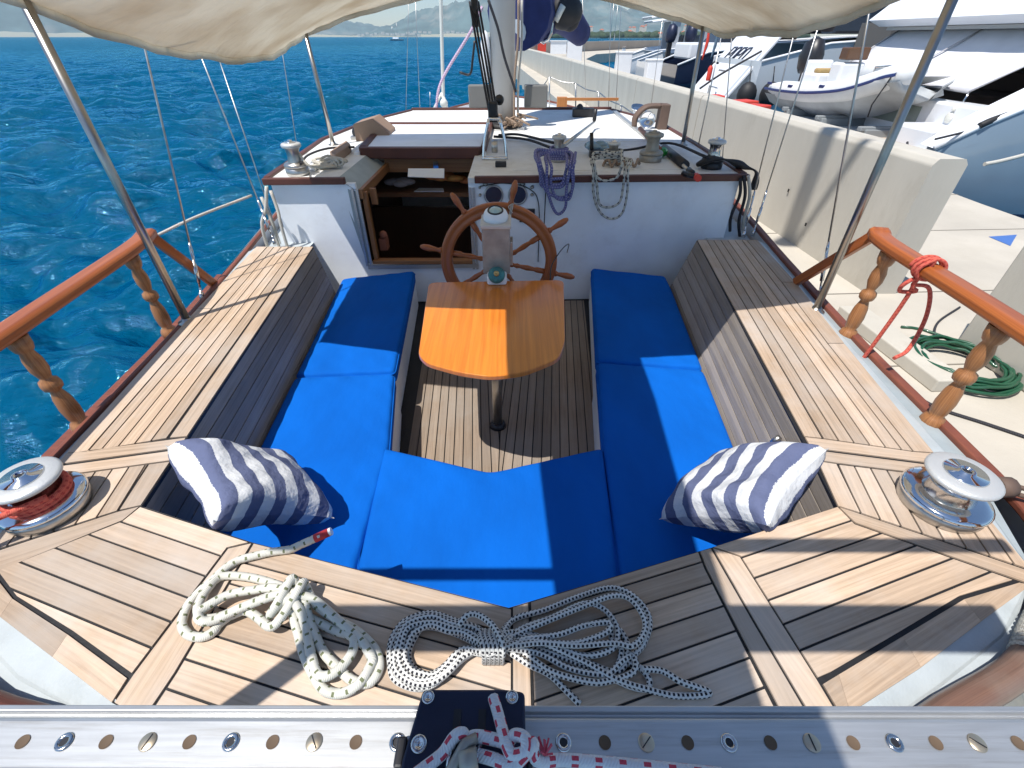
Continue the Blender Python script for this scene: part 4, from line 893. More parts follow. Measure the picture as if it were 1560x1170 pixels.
# ------------------------------------------------------------------ winches
def winch(c, s_, label, group='deck winches', kind='chrome', hf=1.0, tilt=(0, 0, 1)):
    c = Vector(c); t = thing('winch', c, label, 'winch', group); ax = Vector(tilt)
    bm_, dm = {'chrome': (M_chrome, M_steel), 'bronze': (M_bronze, M_bronze), 'black': (M_black, M_steel), 'steel': (M_steeld, M_steeld)}[kind]
    mb = MB(); mb.lathe([(0, 0), (.086 * s_, 0), (.088 * s_, .012 * s_ * hf), (.089 * s_, .045 * s_ * hf), (.0, .045 * s_ * hf)], c, ax, 36); part(mb, 'base', M_steeld if kind == 'chrome' else bm_, t)
    mb = MB(); mb.lathe([(.0, .045 * s_ * hf), (.092 * s_, .045 * s_ * hf), (.092 * s_, .053 * s_ * hf), (.085 * s_, .062 * s_ * hf), (.066 * s_, .068 * s_ * hf), (.0, .068 * s_ * hf)], c, ax, 36); part(mb, 'base_ring', bm_, t)
    mb = MB(); mb.lathe([(.056 * s_, .056 * s_ * hf), (.052 * s_, .075 * s_ * hf), (.047 * s_, .10 * s_ * hf), (.049 * s_, .125 * s_ * hf), (.058 * s_, .14 * s_ * hf)], c, ax, 36, cap=False); part(mb, 'drum', dm, t)
    mb = MB(); mb.lathe([(.045 * s_, .138 * s_ * hf), (.07 * s_, .142 * s_ * hf), (.074 * s_, .148 * s_ * hf), (.074 * s_, .156 * s_ * hf), (.068 * s_, .162 * s_ * hf), (.045 * s_, .165 * s_ * hf)], c, ax, 40); part(mb, 'top_rim', (bpy.data.materials.get('matt_rim') or mk('matt_rim', (.56, .57, .57), .45, .35, bump=.15, bscale=160)) if kind != 'bronze' else M_bronze, t)
    mb = MB(); mb.lathe([(.0, .166 * s_ * hf), (.044 * s_, .166 * s_ * hf), (.042 * s_, .170 * s_ * hf), (.018 * s_, .171 * s_ * hf), (.016 * s_, .178 * s_ * hf), (0.011 * s_, .178 * s_ * hf), (.011 * s_, .172 * s_ * hf), (0, .172 * s_ * hf)], c, ax, 32); cap = part(mb, 'cap', M_chrome if kind != 'bronze' else M_bronze, t)
    q_ = Vector((0, 0, 1)).rotation_difference(ax.normalized()); mb = MB()
    sp = [((.010 if i % 2 else .0065) * s_, 2 * math.pi * i / 16) for i in range(16)]
    b_ = mb.add([c + q_ @ Vector((r_ * math.cos(a_), r_ * math.sin(a_), .1735 * s_ * hf)) for r_, a_ in sp]); mb.face([b_ + i for i in range(16)]); child(mb, 'socket', M_black, cap)
    return t
w1 = P(62, 775, 0); w2 = P(1425, 770, 0)
winch((-1.475, .915, 0), 1.25, 'large chrome winch on the port quarter with turns of red rope round its drum', hf=.72)
winch((1.375, .93, 0), 1.30, 'large chrome winch on the starboard quarter, bare, beside the striped pillow', hf=.70)
wp1 = P(455, 266, RZ); wp1 = Vector((wp1.x, wp1.y, RZ)); winch(wp1, .95, 'steel winch on the port aft corner of the cabin roof', kind='steel', hf=1.4)
c2 = P(850, 246, RZ); winch(c2, .80, 'winch on the cabin roof draped with a coil of purple rope', kind='steel', hf=1.5)
c3 = P(932, 250, RZ); winch(c3, .72, 'winch on the cabin roof hung with striped white and black rope', kind='steel', hf=1.4)
c4 = P(990, 246, RZ); winch(c4, 1.05, 'tall dull grey bronze winch on the cabin roof with a green bottle beside it', kind='bronze', hf=1.25)
c5 = P(1083, 256, RZ); winch(c5, .92, 'winch with black top on the starboard aft corner of the cabin roof', kind='black', hf=1.35)
# chocks and vents on the roof
def block(name, pts, z0, h, mat, label, cat):
    mb = MB(); mb.prism([(p.x, p.y) for p in pts], z0, z0 + h, uvf=lambda x, y: (y, x)); whole(mb, name, mat, label, cat, bevel=.008)
M_vent = wood('weathered_vent_wood', (.36, .25, .18), (.2, .12, .08), None, rough=.7, gscale=.4)
c = P(570, 214, RZ); t_ = [(c.x - .17, c.y - .10), (c.x + .16, c.y - .1), (c.x + .16, c.y + .16), (c.x - .17, c.y + .16)]
mb = MB(); x0, x1, y0, y1 = c.x - .17, c.x + .17, c.y - .05, c.y + .28
b_ = mb.add([(x0, y0, RZ), (x1, y0, RZ), (x1, y1, RZ), (x0, y1, RZ), (x0, y0, RZ + .15), (x0 + .2, y0, RZ + .2), (x1, y0, RZ + .08), (x1, y1, RZ + .08), (x0 + .2, y1, RZ + .2), (x0, y1, RZ + .15)])
for f_ in ((0, 1, 6, 5, 4), (3, 9, 8, 7, 2), (0, 4, 9, 3), (1, 2, 7, 6), (4, 5, 8, 9), (5, 6, 7, 8), (0, 3, 2, 1)): mb.face([b_ + k for k in f_], [(0, 0)] * len(f_))
whole(mb, 'vent_box', M_vent, 'weathered brown wooden vent box on the port side of the cabin roof', 'vent box', bevel=.006)
block('wooden_chock', [P(505, 244, RZ), P(530, 226, RZ), P(536, 232, RZ), P(514, 250, RZ)], RZ, .07, M_vent, 'pale wooden chock on the roof beside the heap of white rope', 'chock')
block('wooden_chock', [P(468, 258, RZ), P(513, 226, RZ), P(520, 229, RZ), P(480, 262, RZ)], RZ, .025, M_whited, 'long white painted batten on the port side of the cabin roof', 'batten')
# cowl vent and its wooden post (starboard)
c = P(985, 196, RZ); t = thing('cowl_vent', c, 'chrome cowl vent with brown hood on the starboard side of the cabin roof', 'vent')
mb = MB(); mb.box(c + Vector((.16, 0, .12)), (.10, .16, .25)); part(mb, 'hood_post', M_tanc, t, bevel=.01)
mb = MB(); mb.tube(cr([c + Vector((-.15, -.02, .03)), c + Vector((-.15, -.02, .12)), c + Vector((-.05, -.02, .215)), c + Vector((.12, 0, .225))], 5), .028, 12, flat=2.4); part(mb, 'hood', M_tanc, t)
mb = MB(); mb.lathe([(.03, 0), (.05, .04), (.085, .10), (.088, .11), (.07, .09), (.0, .05)], c + Vector((-.02, -.10, .10)), (-.4, -1, .1), 24); part(mb, 'cowl', M_chrome, t)
mb = MB(); c_ = P(968, 185, RZ); mb.lathe([(.03, 0), (.03, .06), (.07, .12), (.1, .15), (.1, .165), (.06, .13), (.0, .12)], c_, (.1, -.3, 1), 24); whole(mb, 'horn_lamp', M_chrome, 'small chrome horn on the roof left of the brown cowl vent', 'horn')
# traveller track on roof with red end lever
def barp(a, b, wd, h, mat, name, label, cat, grp=None, z=RZ):
    v = b - a; q_ = Matrix.Translation((a + b) / 2 + Vector((0, 0, h / 2))) @ v.to_track_quat('X', 'Z').to_matrix().to_4x4(); mb = MB(); mb.box(None, (v.length, wd, h), M=q_); whole(mb, name, mat, label, cat, grp, bevel=.004)
barp(P(936, 172, RZ), P(1010, 232, RZ), .05, .03, M_alu, 'genoa_track', 'grey metal track running fore and aft on the starboard side of the roof', 'track')
mb = MB(); a, b = P(975, 196, RZ + .1), P(1005, 228, RZ + .07); mb.tube([a, b], .022, 10); whole(mb, 'wooden_bar', wood('reddish_handle', (.45, .2, .13), (.3, .1, .06), None, gscale=.5), 'reddish wooden bar lying beside the brown cowl vent', 'bar')  # reddish wooden handle, lying loose on the roof
def lever(a, b, label, red=False):
    v = b - a; t = thing('winch_handle', a, label, 'winch handle', 'winch handles on the cabin roof'); q_ = lambda x: Matrix.Translation(x)
    mb = MB(); mb.tube([a, b], [.016, .012], 10); part(mb, 'lever_arm', M_steeld, t)
    mb = MB(); mb.lathe([(.012, 0), (.022, .02), (.02, .07), (.022, .12), (.01, .13)], b, (v.normalized() * .3 + Vector((0, 0, 1))) if not red else v, 14); part(mb, 'grip', M_black, t)
lever(P(858, 222, RZ + .15), P(905, 186, RZ + .08), 'winch handle with upright black grip, on the purple-roped winch')
lever(P(1022, 236, RZ + .03), P(1048, 258, RZ + .03), 'winch handle lying between the bronze winch and the black-topped winch', True)
mb = MB(); mb.tube([P(1012, 226, RZ + .03), P(1044, 252, RZ + .03)], .035, 12); whole(mb, 'handle_pocket', M_black, 'black tubular handle holder lying on the roof right of the green bottle', 'holder')
mb = MB(); mb.tube([P(1040, 264, RZ + .02), P(1062, 270, RZ + .02)], .018, 10); mb.tube([P(1060, 268, RZ + .02), P(1064, 272, RZ + .02)], .024, 10, mi=1); whole(mb, 'flashlight', [M_black, M_redp], 'small black torch with a red end at the roof edge', 'torch')
c = P(1010, 240, RZ); mb = MB(); mb.lathe([(0, 0), (.035, 0), (.038, .02), (.036, .05), (.02, .07), (.014, .09), (0, .09)], c + Vector((-.01, 0, .04)), (-.2, -1, .3), 18); whole(mb, 'bottle', M_green, 'bright green plastic bottle lying against the bronze winch', 'bottle')
c = P(906, 240, RZ); t = thing('cleat', c, 'black clutch with upright lever between the purple-roped winch and the striped rope winch', 'clutch')
mb = MB(); mb.box(c + Vector((.0, 0, .03)), (.10, .09, .06)); part(mb, 'body', M_black, t, bevel=.01)
mb = MB(); mb.tube([c + Vector((-.03, 0, .05)), c + Vector((-.045, .02, .19))], .016, 10); part(mb, 'lever', M_black, t)
c = P(900, 238, RZ); mb = MB()
rc = random.Random(8); heap(mb, (P(897, 236, RZ).x + .07, P(897, 236, RZ).y, RZ + .05), .12, 9, .7); whole(mb, 'plastic_bag', M_lblue, 'crumpled pale blue plastic wrap on the roof beside the striped rope winch', 'plastic bag')
# black bag strap on starboard corner winch
mb = MB(); path = [c5 + Vector((-.12, -.02, .03)), c5 + Vector((-.03, -.10, .09)), c5 + Vector((.10, -.09, .07)), c5 + Vector((.22, -.10, .03)), c5 + Vector((.30, -.15, .0)), c5 + Vector((.31, -.17, -.12))]
mb.tube(cr(path, 6), [.03 + .018 * math.sin(i * .5) for i in range(31)], 10, flat=.6); whole(mb, 'black_bag', M_rub, 'limp black bag draped from the starboard corner winch over the roof edge', 'bag')
c = P(764, 268, RZ); mb = MB(); mb.box((P(763, 254, RZ) + Vector((0, 0, .02))), (.09, .06, .04)); whole(mb, 'deck_socket', M_black, 'small black fitting on the roof edge above the gauges', 'fitting', bevel=.008)
# mast foot frame, tackle, instrument boxes
c = P(754, 243, RZ); t = thing('mainsheet_block', c, 'steel mainsheet block frame standing on the roof behind the mast', 'block')
mb = MB(); 
for sx_ in (-1, 1): mb.tube(cr([c + Vector((sx_ * .10, -.02, 0)), c + Vector((sx_ * .085, 0, .14)), c + Vector((sx_ * .045, .02, .30))], 5), .013, 8)
mb.tube([c + Vector((-.11, -.02, .012)), c + Vector((.11, -.02, .012))], .014, 8); mb.tube([c + Vector((-.05, .02, .30)), c + Vector((.05, .02, .30))], .012, 8); part(mb, 'frame', M_chrome, t)
mb = MB(); mb.lathe([(0, -.025), (.05, -.025), (.05, .025), (0, .025)], c + Vector((0, 0, .1)), (1, 0, 0), 20); part(mb, 'sheave', M_steeld, t)
top = PY(722, 3, 5.0); bot = c + Vector((0, .02, .30)); mb = MB()
for dx, dy in ((-.03, 0), (-.012, .02), (.012, 0), (.03, .02)): mb.tube(cr([bot + Vector((dx, dy, 0)), lerp(bot, top, .5) + Vector((dx * 1.2, dy, 0)), top + Vector((dx * 1.2, dy, 0))], 3), .0095, 6)
whole(mb, 'mainsheet', M_rope_d, 'black multi-part mainsheet tackle running up beside the mast', 'rope')
t = thing('tackle_block', lerp(bot, top, .94), 'long black tackle block at the top of the mainsheet, in front of the mast', 'block')
mb = MB(); mb.box(lerp(bot, top, .96), (.06, .06, .28)); part(mb, 'cheek', M_black, t, bevel=.015)
t = thing('tackle_block', lerp(bot, top, .08), 'black lower tackle block of the mainsheet above its steel frame', 'block')
mb = MB(); mb.box(lerp(bot, top, .06), (.08, .05, .15)); mb.ball(lerp(bot, top, .16) + Vector((.07, 0, 0)), .04, 10); part(mb, 'cheek', M_black, t, bevel=.015)
for x0, l in ((-.36, 'grey instrument box on the port side of the mast'), (.27, 'grey instrument box on the starboard side of the mast')):
    mb = MB(); mb.box((x0, 6.1, RZ + .30), (.26, .14, .22)); whole(mb, 'speaker_box', mk('speaker_grey', (.16, .16, .155), .6), l, 'box', bevel=.012)
mb = MB(); mb.tube(cr([PY(723, 62, 5.6), PY(720, 90, 5.6), PY(716, 113, 5.6), PY(700, 110, 5.6)], 4), .011, 8); whole(mb, 'crank_handle', M_black, 'black cranked handle hanging left of the mast against the sea', 'handle')
# mast-side halyards
rr = random.Random(4)
for (u0, v0, u1, v1, y, m_, l) in ((790, 0, 783, 190, 5.9, M_rope_b, 'tan halyard running down the starboard side of the mast'), (795, 0, 789, 200, 5.95, M_rope_w, 'frayed pale halyard close to the starboard side of the mast'), (744, 0, 786, 140, 5.7, M_rope_d, 'black line crossing diagonally in front of the mast')):
    a, b = PY(u0, v0, y), PY(u1, v1, y); mb = MB(); mb.tube(cr([a, lerp(a, b, .3) + Vector((.01, 0, 0)), lerp(a, b, .6) + Vector((-.012, 0, 0)), b], 6), .013, 8); whole(mb, 'halyard', m_, l, 'rope')
mb = MB()
for k in range(14): a = Vector((-.05 + rr.uniform(-.1, .22), 5.82 + rr.uniform(-.05, .1), RZ + .02 + rr.random() * .09)); mb.tube(cr([a, a + Vector((rr.uniform(-.1, .1), rr.uniform(-.06, .06), .05)), a + Vector((rr.uniform(-.15, .15), rr.uniform(-.1, .1), -.01))], 5), .011, 6)
whole(mb, 'rope_tangle', M_rope_b, 'tangle of brown rope ends at the foot of the mast', 'rope')
mb = MB(); mb.tube(cr([P(752, 208, RZ + .04), P(800, 212, RZ + .03), P(842, 226, RZ + .08)], 6), .012, 8); mb.tube(cr([P(760, 206, RZ + .06), P(790, 205, RZ + .05), P(845, 218, RZ + .10)], 6), .012, 8)
whole(mb, 'sheet_line', M_rope_d, 'pair of black lines led from the mast foot to the purple-roped winch', 'rope')
mb = MB(); mb.tube(cr([P(900, 233, RZ + .01), P(960, 228, RZ + .01), P(1020, 218, RZ + .03), P(1078, 240, RZ + .1)], 6), .011, 8); whole(mb, 'sheet_line', M_rope_d, 'black line lying across the roof to the starboard corner winch', 'rope')
mb = MB(); mb.tube(cr([P(540, 224, RZ + .05), P(500, 226, RZ + .06), P(470, 236, RZ + .05), P(458, 250, RZ + .1)], 6), .009, 8); whole(mb, 'sheet_line', M_rope_d, 'dark line along the port side of the roof to the port corner winch', 'rope')
c = P(546, 212, RZ); t = thing('deck_block', c, 'small black and steel turning block ahead of the hatch on the port side', 'block')
mb = MB(); mb.ball(c + Vector((0, 0, .06)), .055, 12, (1, .5, 1)); part(mb, 'cheek', M_black, t); mb = MB(); mb.box(c + Vector((0, 0, .015)), (.14, .08, .03)); part(mb, 'mounting_plate', M_steeld, t, bevel=.006)
# ------------------------------------------------------------------ ropes
def rope(name, mat, r, pts, label, grp=None, k=7, n=8):
    mb = MB(); mb.tube(cr(pts, k), r, n); return whole(mb, name, mat, label, 'rope', grp)
def z1(l, z, o=(250, 800), s_=4.178): return [P(o[0] + x / s_, o[1] + y / s_, z + (0 if len(q_) < 1 else q_[0])) for x, y, *q_ in l]
r1 = .0115
A = z1([(1050, 45, .04), (960, 85, .03), (870, 125, .012), (800, 155), (680, 172), (560, 200), (470, 225), (390, 275), (310, 350), (240, 410), (160, 500), (120, 590), (118, 650), (160, 700), (240, 712), (310, 680), (360, 620), (430, 575), (520, 545, .012), (600, 590, .012), (670, 645, .02), (720, 620, .03), (790, 520, .045), (850, 420, .06), (885, 365, .055), (905, 400, .03),
        (960, 500, .014), (1080, 590), (1230, 680), (1340, 790), (1370, 900), (1310, 1000), (1200, 990), (1100, 900), (1010, 800), (930, 620, .012), (880, 480, .03), (760, 400, .035), (620, 350, .014), (480, 325), (360, 330), (280, 400, .012), (215, 520, .015), (240, 590, .012), (330, 590, .012), (450, 545, .022), (600, 480, .03), (720, 450, .045), (800, 520, .03), (850, 680), (890, 820), (950, 950), (1020, 1050), (1130, 1070), (1240, 1010, .012), (1310, 900, .012), (1320, 840, .014),
        (1240, 720, .012), (1100, 600, .018), (960, 480, .03), (850, 440, .045), (700, 400, .045), (560, 415, .028), (420, 440, .022), (300, 500, .025), (220, 560, .028), (240, 610, .028), (330, 600, .022), (480, 530, .03), (640, 470, .04), (760, 440, .05), (850, 520, .04), (900, 640, .014), (930, 800, .012), (970, 940, .015), (1040, 960, .02), (1130, 900, .018), (1200, 800, .014), (1200, 710, .014), (1090, 670), (980, 620), (880, 560, .012), (790, 470, .05), (680, 570, .03), (720, 500, .055), (810, 340, .065), (830, 400, .04), (780, 480, .02)], r1)
rp_ = rope('rope_coil', M_rope_g, r1, A, 'white rope with green flecks and a red whipped end, coiled on the stern deck', n=10)
mb = MB(); mb.tube([A[0] + (A[0] - A[1]) * .0, lerp(A[0], A[1], 1.0)], .0122, 10); mb.tube([lerp(A[0], A[1], .0), lerp(A[0], A[1], -.18)], .0117, 10, mi=1); child(mb, 'whipped_end', [mk('red_whipping', (.50, .03, .04), .6), M_white], rp_)
r2 = .0074; rg = random.Random(11); S2 = 5.778; S3_ = 5.032
def L2(x, y, z=r2): return P(570 + x / S2, 880 + y / S2, z)
def L3(x, y, z=r2): return P(780 + x / S3_, 880 + y / S3_, z)
left = [(900, 430), (700, 370), (500, 320), (320, 350), (210, 440), (150, 580), (130, 740), (190, 880), (330, 970), (500, 960), (650, 850), (800, 720), (950, 640)]
rights = [[(0, 330), (250, 250), (500, 150), (740, 80), (900, 120), (1020, 240), (1055, 360), (1000, 520), (900, 620), (800, 720), (600, 660), (350, 520), (100, 430)],
 [(60, 400), (300, 310), (550, 200), (700, 240), (800, 370), (800, 500), (720, 570), (560, 600), (420, 560), (250, 480), (60, 420)],
 [(100, 470), (350, 440), (550, 370), (740, 345), (720, 420), (500, 500), (300, 500), (100, 480)],
 [(60, 500), (400, 620), (700, 740), (900, 830), (1030, 850), (1050, 780), (980, 690), (880, 640), (890, 520), (820, 400), (760, 460), (840, 560), (760, 720), (500, 650), (100, 480)],
 [(60, 560), (300, 720), (600, 800), (750, 790), (900, 745), (950, 680), (920, 600), (840, 640), (720, 740), (450, 700), (200, 580)],
 [(0, 450), (250, 340), (520, 230), (760, 140), (900, 160), (1000, 280), (1020, 400), (930, 520), (780, 500), (500, 520), (200, 500)]]
pts = []
def add2(l, f, zb):
    for i, q_ in enumerate(l): pts.append(f(q_[0], q_[1], zb + rg.uniform(0, .004)))
pts += [L3(520, 970), L3(400, 850), L3(280, 740), L3(100, 650, .02)]
for k in range(10):
    s_ = 1.0 - .045 * k + rg.uniform(-.02, .02); cx, cy = 560, 640
    l = [(cx + (x - cx) * s_ + rg.uniform(-14, 14), cy + (y - cy) * s_ + rg.uniform(-14, 14)) for x, y in left]
    zc = r2 + .011 * (k % 3)
    pts.append(L2(1060, 560 + 8 * k, .02 + .004 * k)); add2(l, L2, zc); pts.append(L2(1050, 590 + 8 * k, .022 + .004 * k))
    if k < 9: add2(rights[k % 6], L3, r2 + .010 * (k % 3))
pts += [L3(0, 420, .03), L3(500, 620, .02), L3(800, 780, .02), L3(1050, 860, .012), L3(1250, 905), L3(1470, 900), L3(1500, 870), L3(1300, 800, .018), L3(1150, 715, .012), L3(1000, 700, .02)]
rope('rope_coil', M_rope_k, r2, pts, 'white rope with black flecks in a large untidy coil amidships on the stern deck', k=6, n=8)
mb = MB()
for k in range(5):
    x = 960 + 38 * k; c = [L2(x - 20, 470, .015), L2(x - 25, 520, .05), L2(x, 600, .068), L2(x + 12, 690, .045), L2(x + 10, 745, .008)]
    mb.tube(cr(c, 6), r2, 8)
c = [L2(740, 420, .05), L2(820, 330, .06), L2(920, 330, .06), L2(1040, 420, .07), L2(1120, 560, .075), L2(1130, 680, .05), L2(1110, 730, .01)]; mb.tube(cr(c, 6), r2, 8)
whole(mb, 'rope_lashing', M_rope_k, 'turns of black flecked rope lashed tightly round the middle of the large coil', 'rope')
# red rope round the port winch and away over the rail
wc = Vector((-1.475, .915, 0)); pth = []
for k in range(40): a = -1.9 + k * .36; pth.append(wc + Vector((math.cos(a) * .077, math.sin(a) * .077, .066 + .013 * (k * .36 / 6.283))))
pth += [wc + Vector((.02, -.090, .100)), wc + Vector((-.06, -.15, .095)), wc + Vector((-.17, -.25, .08)), wc + Vector((-.36, -.42, .05))]
rope('winch_rope', M_rope_r, .0095, pth, 'red rope wound round the port winch and led off the left edge', k=3, n=10)
# red rope on the starboard rail
tt = sb[0][1] + (sb[1][1] - sb[0][1]) * .38 + Vector((0, 0, .03)); dv = (sb[1][1] - sb[0][1]).normalized(); ov = Vector((dv.y, -dv.x, 0))
pth = []
for k in range(34): a = k * .42; pth.append(tt + dv * (k * .0016 - .03) + ov * math.cos(a) * .056 + Vector((0, 0, math.sin(a) * .042)))
kn = tt + Vector((-.03, 0, -.07)); pth += [kn, kn + Vector((.03, .0, -.03)), kn + Vector((-.02, .02, -.04)), kn + Vector((-.04, 0, -.0)), kn + Vector((0, 0, .02))]
pth += [kn + Vector((.02, .02, -.12)), kn + Vector((.0, .05, -.5)), kn + Vector((-.0, .12, -.95))]
rope('mooring_rope', M_rope_r, .0085, pth, 'red rope knotted round the starboard handrail and hanging down towards the quay', k=4)
pth = [kn, kn + Vector((.08, -.0, -.02)), kn + Vector((.11, -.03, -.14)), kn + Vector((.07, -.08, -.27)), kn + Vector((.0, -.11, -.30))]
rope('rope_tail', M_rope_r, .0085, pth, 'short loose tail end of the red rope curling below the starboard handrail', k=6)
# purple coil hanging from its winch
def hang(base, name, mat, r, label, loops, n=8, kn=6, seed=1):
    rg = random.Random(seed); pts = []
    for k in range(5): 
        for j in range(10): a = 2 * math.pi * j / 10; pts.append(base + Vector((math.cos(a) * (.062 + rg.uniform(0, .02)), math.sin(a) * (.062 + rg.uniform(0, .02)), .035 + .016 * k + rg.uniform(-.006, .006))))
    for l in loops: pts += l
    mb = MB(); mb.tube(cr(pts, kn), r, n); whole(mb, name, mat, label, 'rope')
yw = lambda u, v, d=.03: PY(u, v, 3.60 - d)
def dloop(u0, u1, vt, vb, uc=None, d=.035, out=None):        # a loop hanging down the bulkhead: pixel columns u0..u1, rows vt..vb
    uc = (u0 + u1) / 2 if uc is None else uc
    a = PY(u0, vt, 3.66); b = PY(u1, vt, 3.66)
    return [PY(u0, vt - 14, 3.72), PY(u0, vt + 4, 3.58), PY(u0 + (uc - u0) * .1, (vt + vb) / 2, 3.60), PY(u0 + (uc - u0) * .35, vb - (vb - vt) * .12, 3.61), PY(uc, vb, 3.61), PY(u1 + (uc - u1) * .35, vb - (vb - vt) * .12, 3.61), PY(u1 + (uc - u1) * .1, (vt + vb) / 2, 3.60), PY(u1, vt + 4, 3.58), PY(u1, vt - 14, 3.72)]
def jit(l, s_, rg_=random.Random(21)): return [p + Vector((rg_.uniform(-s_, s_), rg_.uniform(-s_, s_) * .5, rg_.uniform(-s_, s_))) for p in l]
hang(c2, 'rope_coil', M_rope_p, .0115, 'purple rope coiled round a roof winch with loops hanging over the white bulkhead', [jit(dloop(*q_), .012) for q_ in ((820, 868, 248, 286, 838), (824, 874, 252, 300, 856), (834, 866, 250, 325, 851), (822, 862, 246, 280, 842), (838, 872, 252, 306, 862), (819, 876, 244, 274, 848))], seed=2)
hang(c3, 'rope_coil', M_rope_s, .0095, 'white and black striped rope on a roof winch hanging in long loops down the bulkhead', [jit(dloop(*q_), .008) for q_ in ((903, 958, 256, 333, 932), (908, 952, 256, 316, 926), (906, 946, 246, 276, 922))], seed=3)
mb = MB(); rg = random.Random(9); c = P(502, 256, RZ); pts = []
for k in range(60): a = k * .9; pts.append(c + Vector((math.cos(a) * rg.uniform(.03, .15), math.sin(a * 1.1) * rg.uniform(.02, .10), .012 + rg.random() * .06)))
rope('rope_coil', M_rope_w, .010, [wp1 + Vector((.03, .02, .15)), wp1 + Vector((.12, -.02, .06))] + pts, 'heap of pale rope tails on the roof beside the port corner winch', k=4)
mb = MB(); c = P(960, 255, RZ); pts = [c + Vector((-.22 + .02 * k, .04 * math.sin(k * 1.4), .015 + .02 * (k % 3))) for k in range(16)]; rope('rope_end', M_rope_b, .011, pts, 'tan rope end lying between the striped rope winch and the bronze winch')
rope('hanging_line', M_rope_d, .0045, [PY(833, 278, 3.62), PY(831, 300, 3.63), PY(829, 345, 3.63), PY(829, 372, 3.63)], 'thin black line hanging straight down the bulkhead left of the purple coil')
# black lines at the starboard cabin corner
for i, (u0, v0, u1, v1, m_, l) in enumerate(((1128, 272, 1112, 352, M_rope_d, 'black strap hanging at the starboard corner of the cabin'), (1133, 268, 1127, 362, M_rope_d, 'second black line hanging straight at the starboard corner of the cabin'), (1140, 268, 1134, 365, M_rope_w, 'pale line hanging outboard of the black straps'))):
    a, b = PY(u0, v0, 3.66), PY(u1, v1, 3.75); rope('hanging_line', m_, .012, [a, lerp(a, b, .3) + Vector((.02, 0, 0)), lerp(a, b, .7) + Vector((-.015, 0, 0)), b], l)
# ------------------------------------------------------------------ rigging
def wire(a, b, label, r=.004, turn=True, L=.34, cat='shroud', name='shroud'):
    t = thing(name, a, label, cat, 'rigging wires of the yacht'); d = (b - a).normalized()
    mb = MB(); mb.tube([a + d * (L if turn else 0), b], r, 6); part(mb, 'wire', M_steeld, t)
    if turn:
        mb = MB(); mb.tube([a, a + d * .05, a + d * .051, a + d * .11, a + d * .111, a + d * (L - .12), a + d * (L - .119), a + d * (L - .04), a + d * L], [.014, .014, .006, .006, .011, .011, .006, .009, .006], 10); part(mb, 'turnbuckle', M_steel, t)
def wv(u0, v0, p0, y1, u1, v1): return (p0, PY(u1, v1, y1))
mast_top = Vector((-.1, 6.0, 13))
def shroud(u, v, u2, v2, z, label, turn=True, r=.004, ln=1.35, dy=.9):
    a = P(u, v, z); b = PY(u2, v2, a.y + dy); b = a + (b - a) * ln; wire(a, b, label, r, turn)
shroud(309, 458, 222, 80, -.07, 'port shroud with long turnbuckle rising just ahead of the wooden rail', dy=.25, r=.005)
shroud(420, 374, 307, 88, -.06, 'aftermost of the pair of port shrouds beside the cabin corner', dy=.4, r=.005)
shroud(428, 372, 333, 88, -.06, 'foremost of the pair of port shrouds beside the cabin corner', dy=.6, turn=False)
shroud(452, 222, 428, 66, RZ, 'thin port wire rising above the port corner winch', dy=.2, turn=False)
shroud(1247, 455, 1322, 30, -.07, 'starboard shroud with turnbuckle beside the steel awning pole', dy=.25, r=.0055)
shroud(1132, 362, 1210, 50, -.07, 'inner starboard shroud in front of the quay wall', dy=.35, r=.005)
shroud(1146, 360, 1245, 46, -.07, 'outer starboard shroud in front of the quay wall', dy=.35, r=.005)
shroud(1100, 250, 1116, 38, RZ, 'thin starboard wire rising behind the black-topped winch', dy=.2, turn=False)
shroud(1064, 222, 1098, 60, RZ, 'chain-like starboard wire just right of the front awning pole', dy=.3, turn=False, r=.006)
shroud(992, 160, 1008, 40, RZ, 'starboard wire rising ahead of the brown cowl vent', dy=.2, turn=False)
for (u0, v0, u1, v1, l) in ((927, 168, 930, 30, 'foremost pair of thin wires at the starboard rail'), (938, 168, 945, 30, 'second of the thin wires at the starboard rail'), (893, 170, 889, 45, 'thin wire rising over the far starboard rail')):
    a = P(u0, v0, RZ - .2); b = PY(u1, v1, a.y); wire(a, a + (b - a) * 1.5, l, .005, False)
for (u0, v0, u1, v1, l) in ((618, 178, 622, 22, 'thin port wire rising over the roof vent, leftmost against the sea'), (640, 178, 634, 28, 'thin port wire right of the leftmost one against the sea'), (655, 180, 655, 140, 'short thin wire on the far port rail')):
    a = P(u0, v0, RZ - .2); b = PY(u1, v1, a.y); wire(a, a + (b - a) * (1.3 if v1 < 100 else 1), l, .004, False)
a = P(676, 178, .1); b = PY(672, 20, a.y); rope('forestay', M_pvc, .028, [a, lerp(a, b, .3), lerp(a, b, .7), a + (b - a) * 1.5], 'thick white stay with shackles rising from the foredeck left of the mast')
mb = MB(); mb.tube([a + Vector((-.25, 0, -.02)), a + Vector((0, 0, .35))], .02, 8); mb.tube([a + Vector((.1, 0, 0)), a + Vector((0, 0, .35))], .03, 8); mb.ball(a + Vector((.02, 0, .2)), .07, 8); whole(mb, 'stay_shackle', M_pvc, 'white lashings and shackles at the foot of the thick forestay', 'shackle')
rope('sheet_line', ropemat('rope_pink', (.62, .5, .6), (.5, .2, .4), .03, .4, 4), .018, [PY(664, 176, 7.6), PY(672, 125, 7.6), PY(716, 50, 7.6), PY(735, 10, 7.6)], 'pink and white line running from the foredeck up past the mast')
rope('mooring_line', M_rope_w, .008, [P(240, 358, .3), PY(300, 330, 2.75), PY(383, 298, 3.1)], 'white rope tied from the port handrail corner forward to the port shrouds')
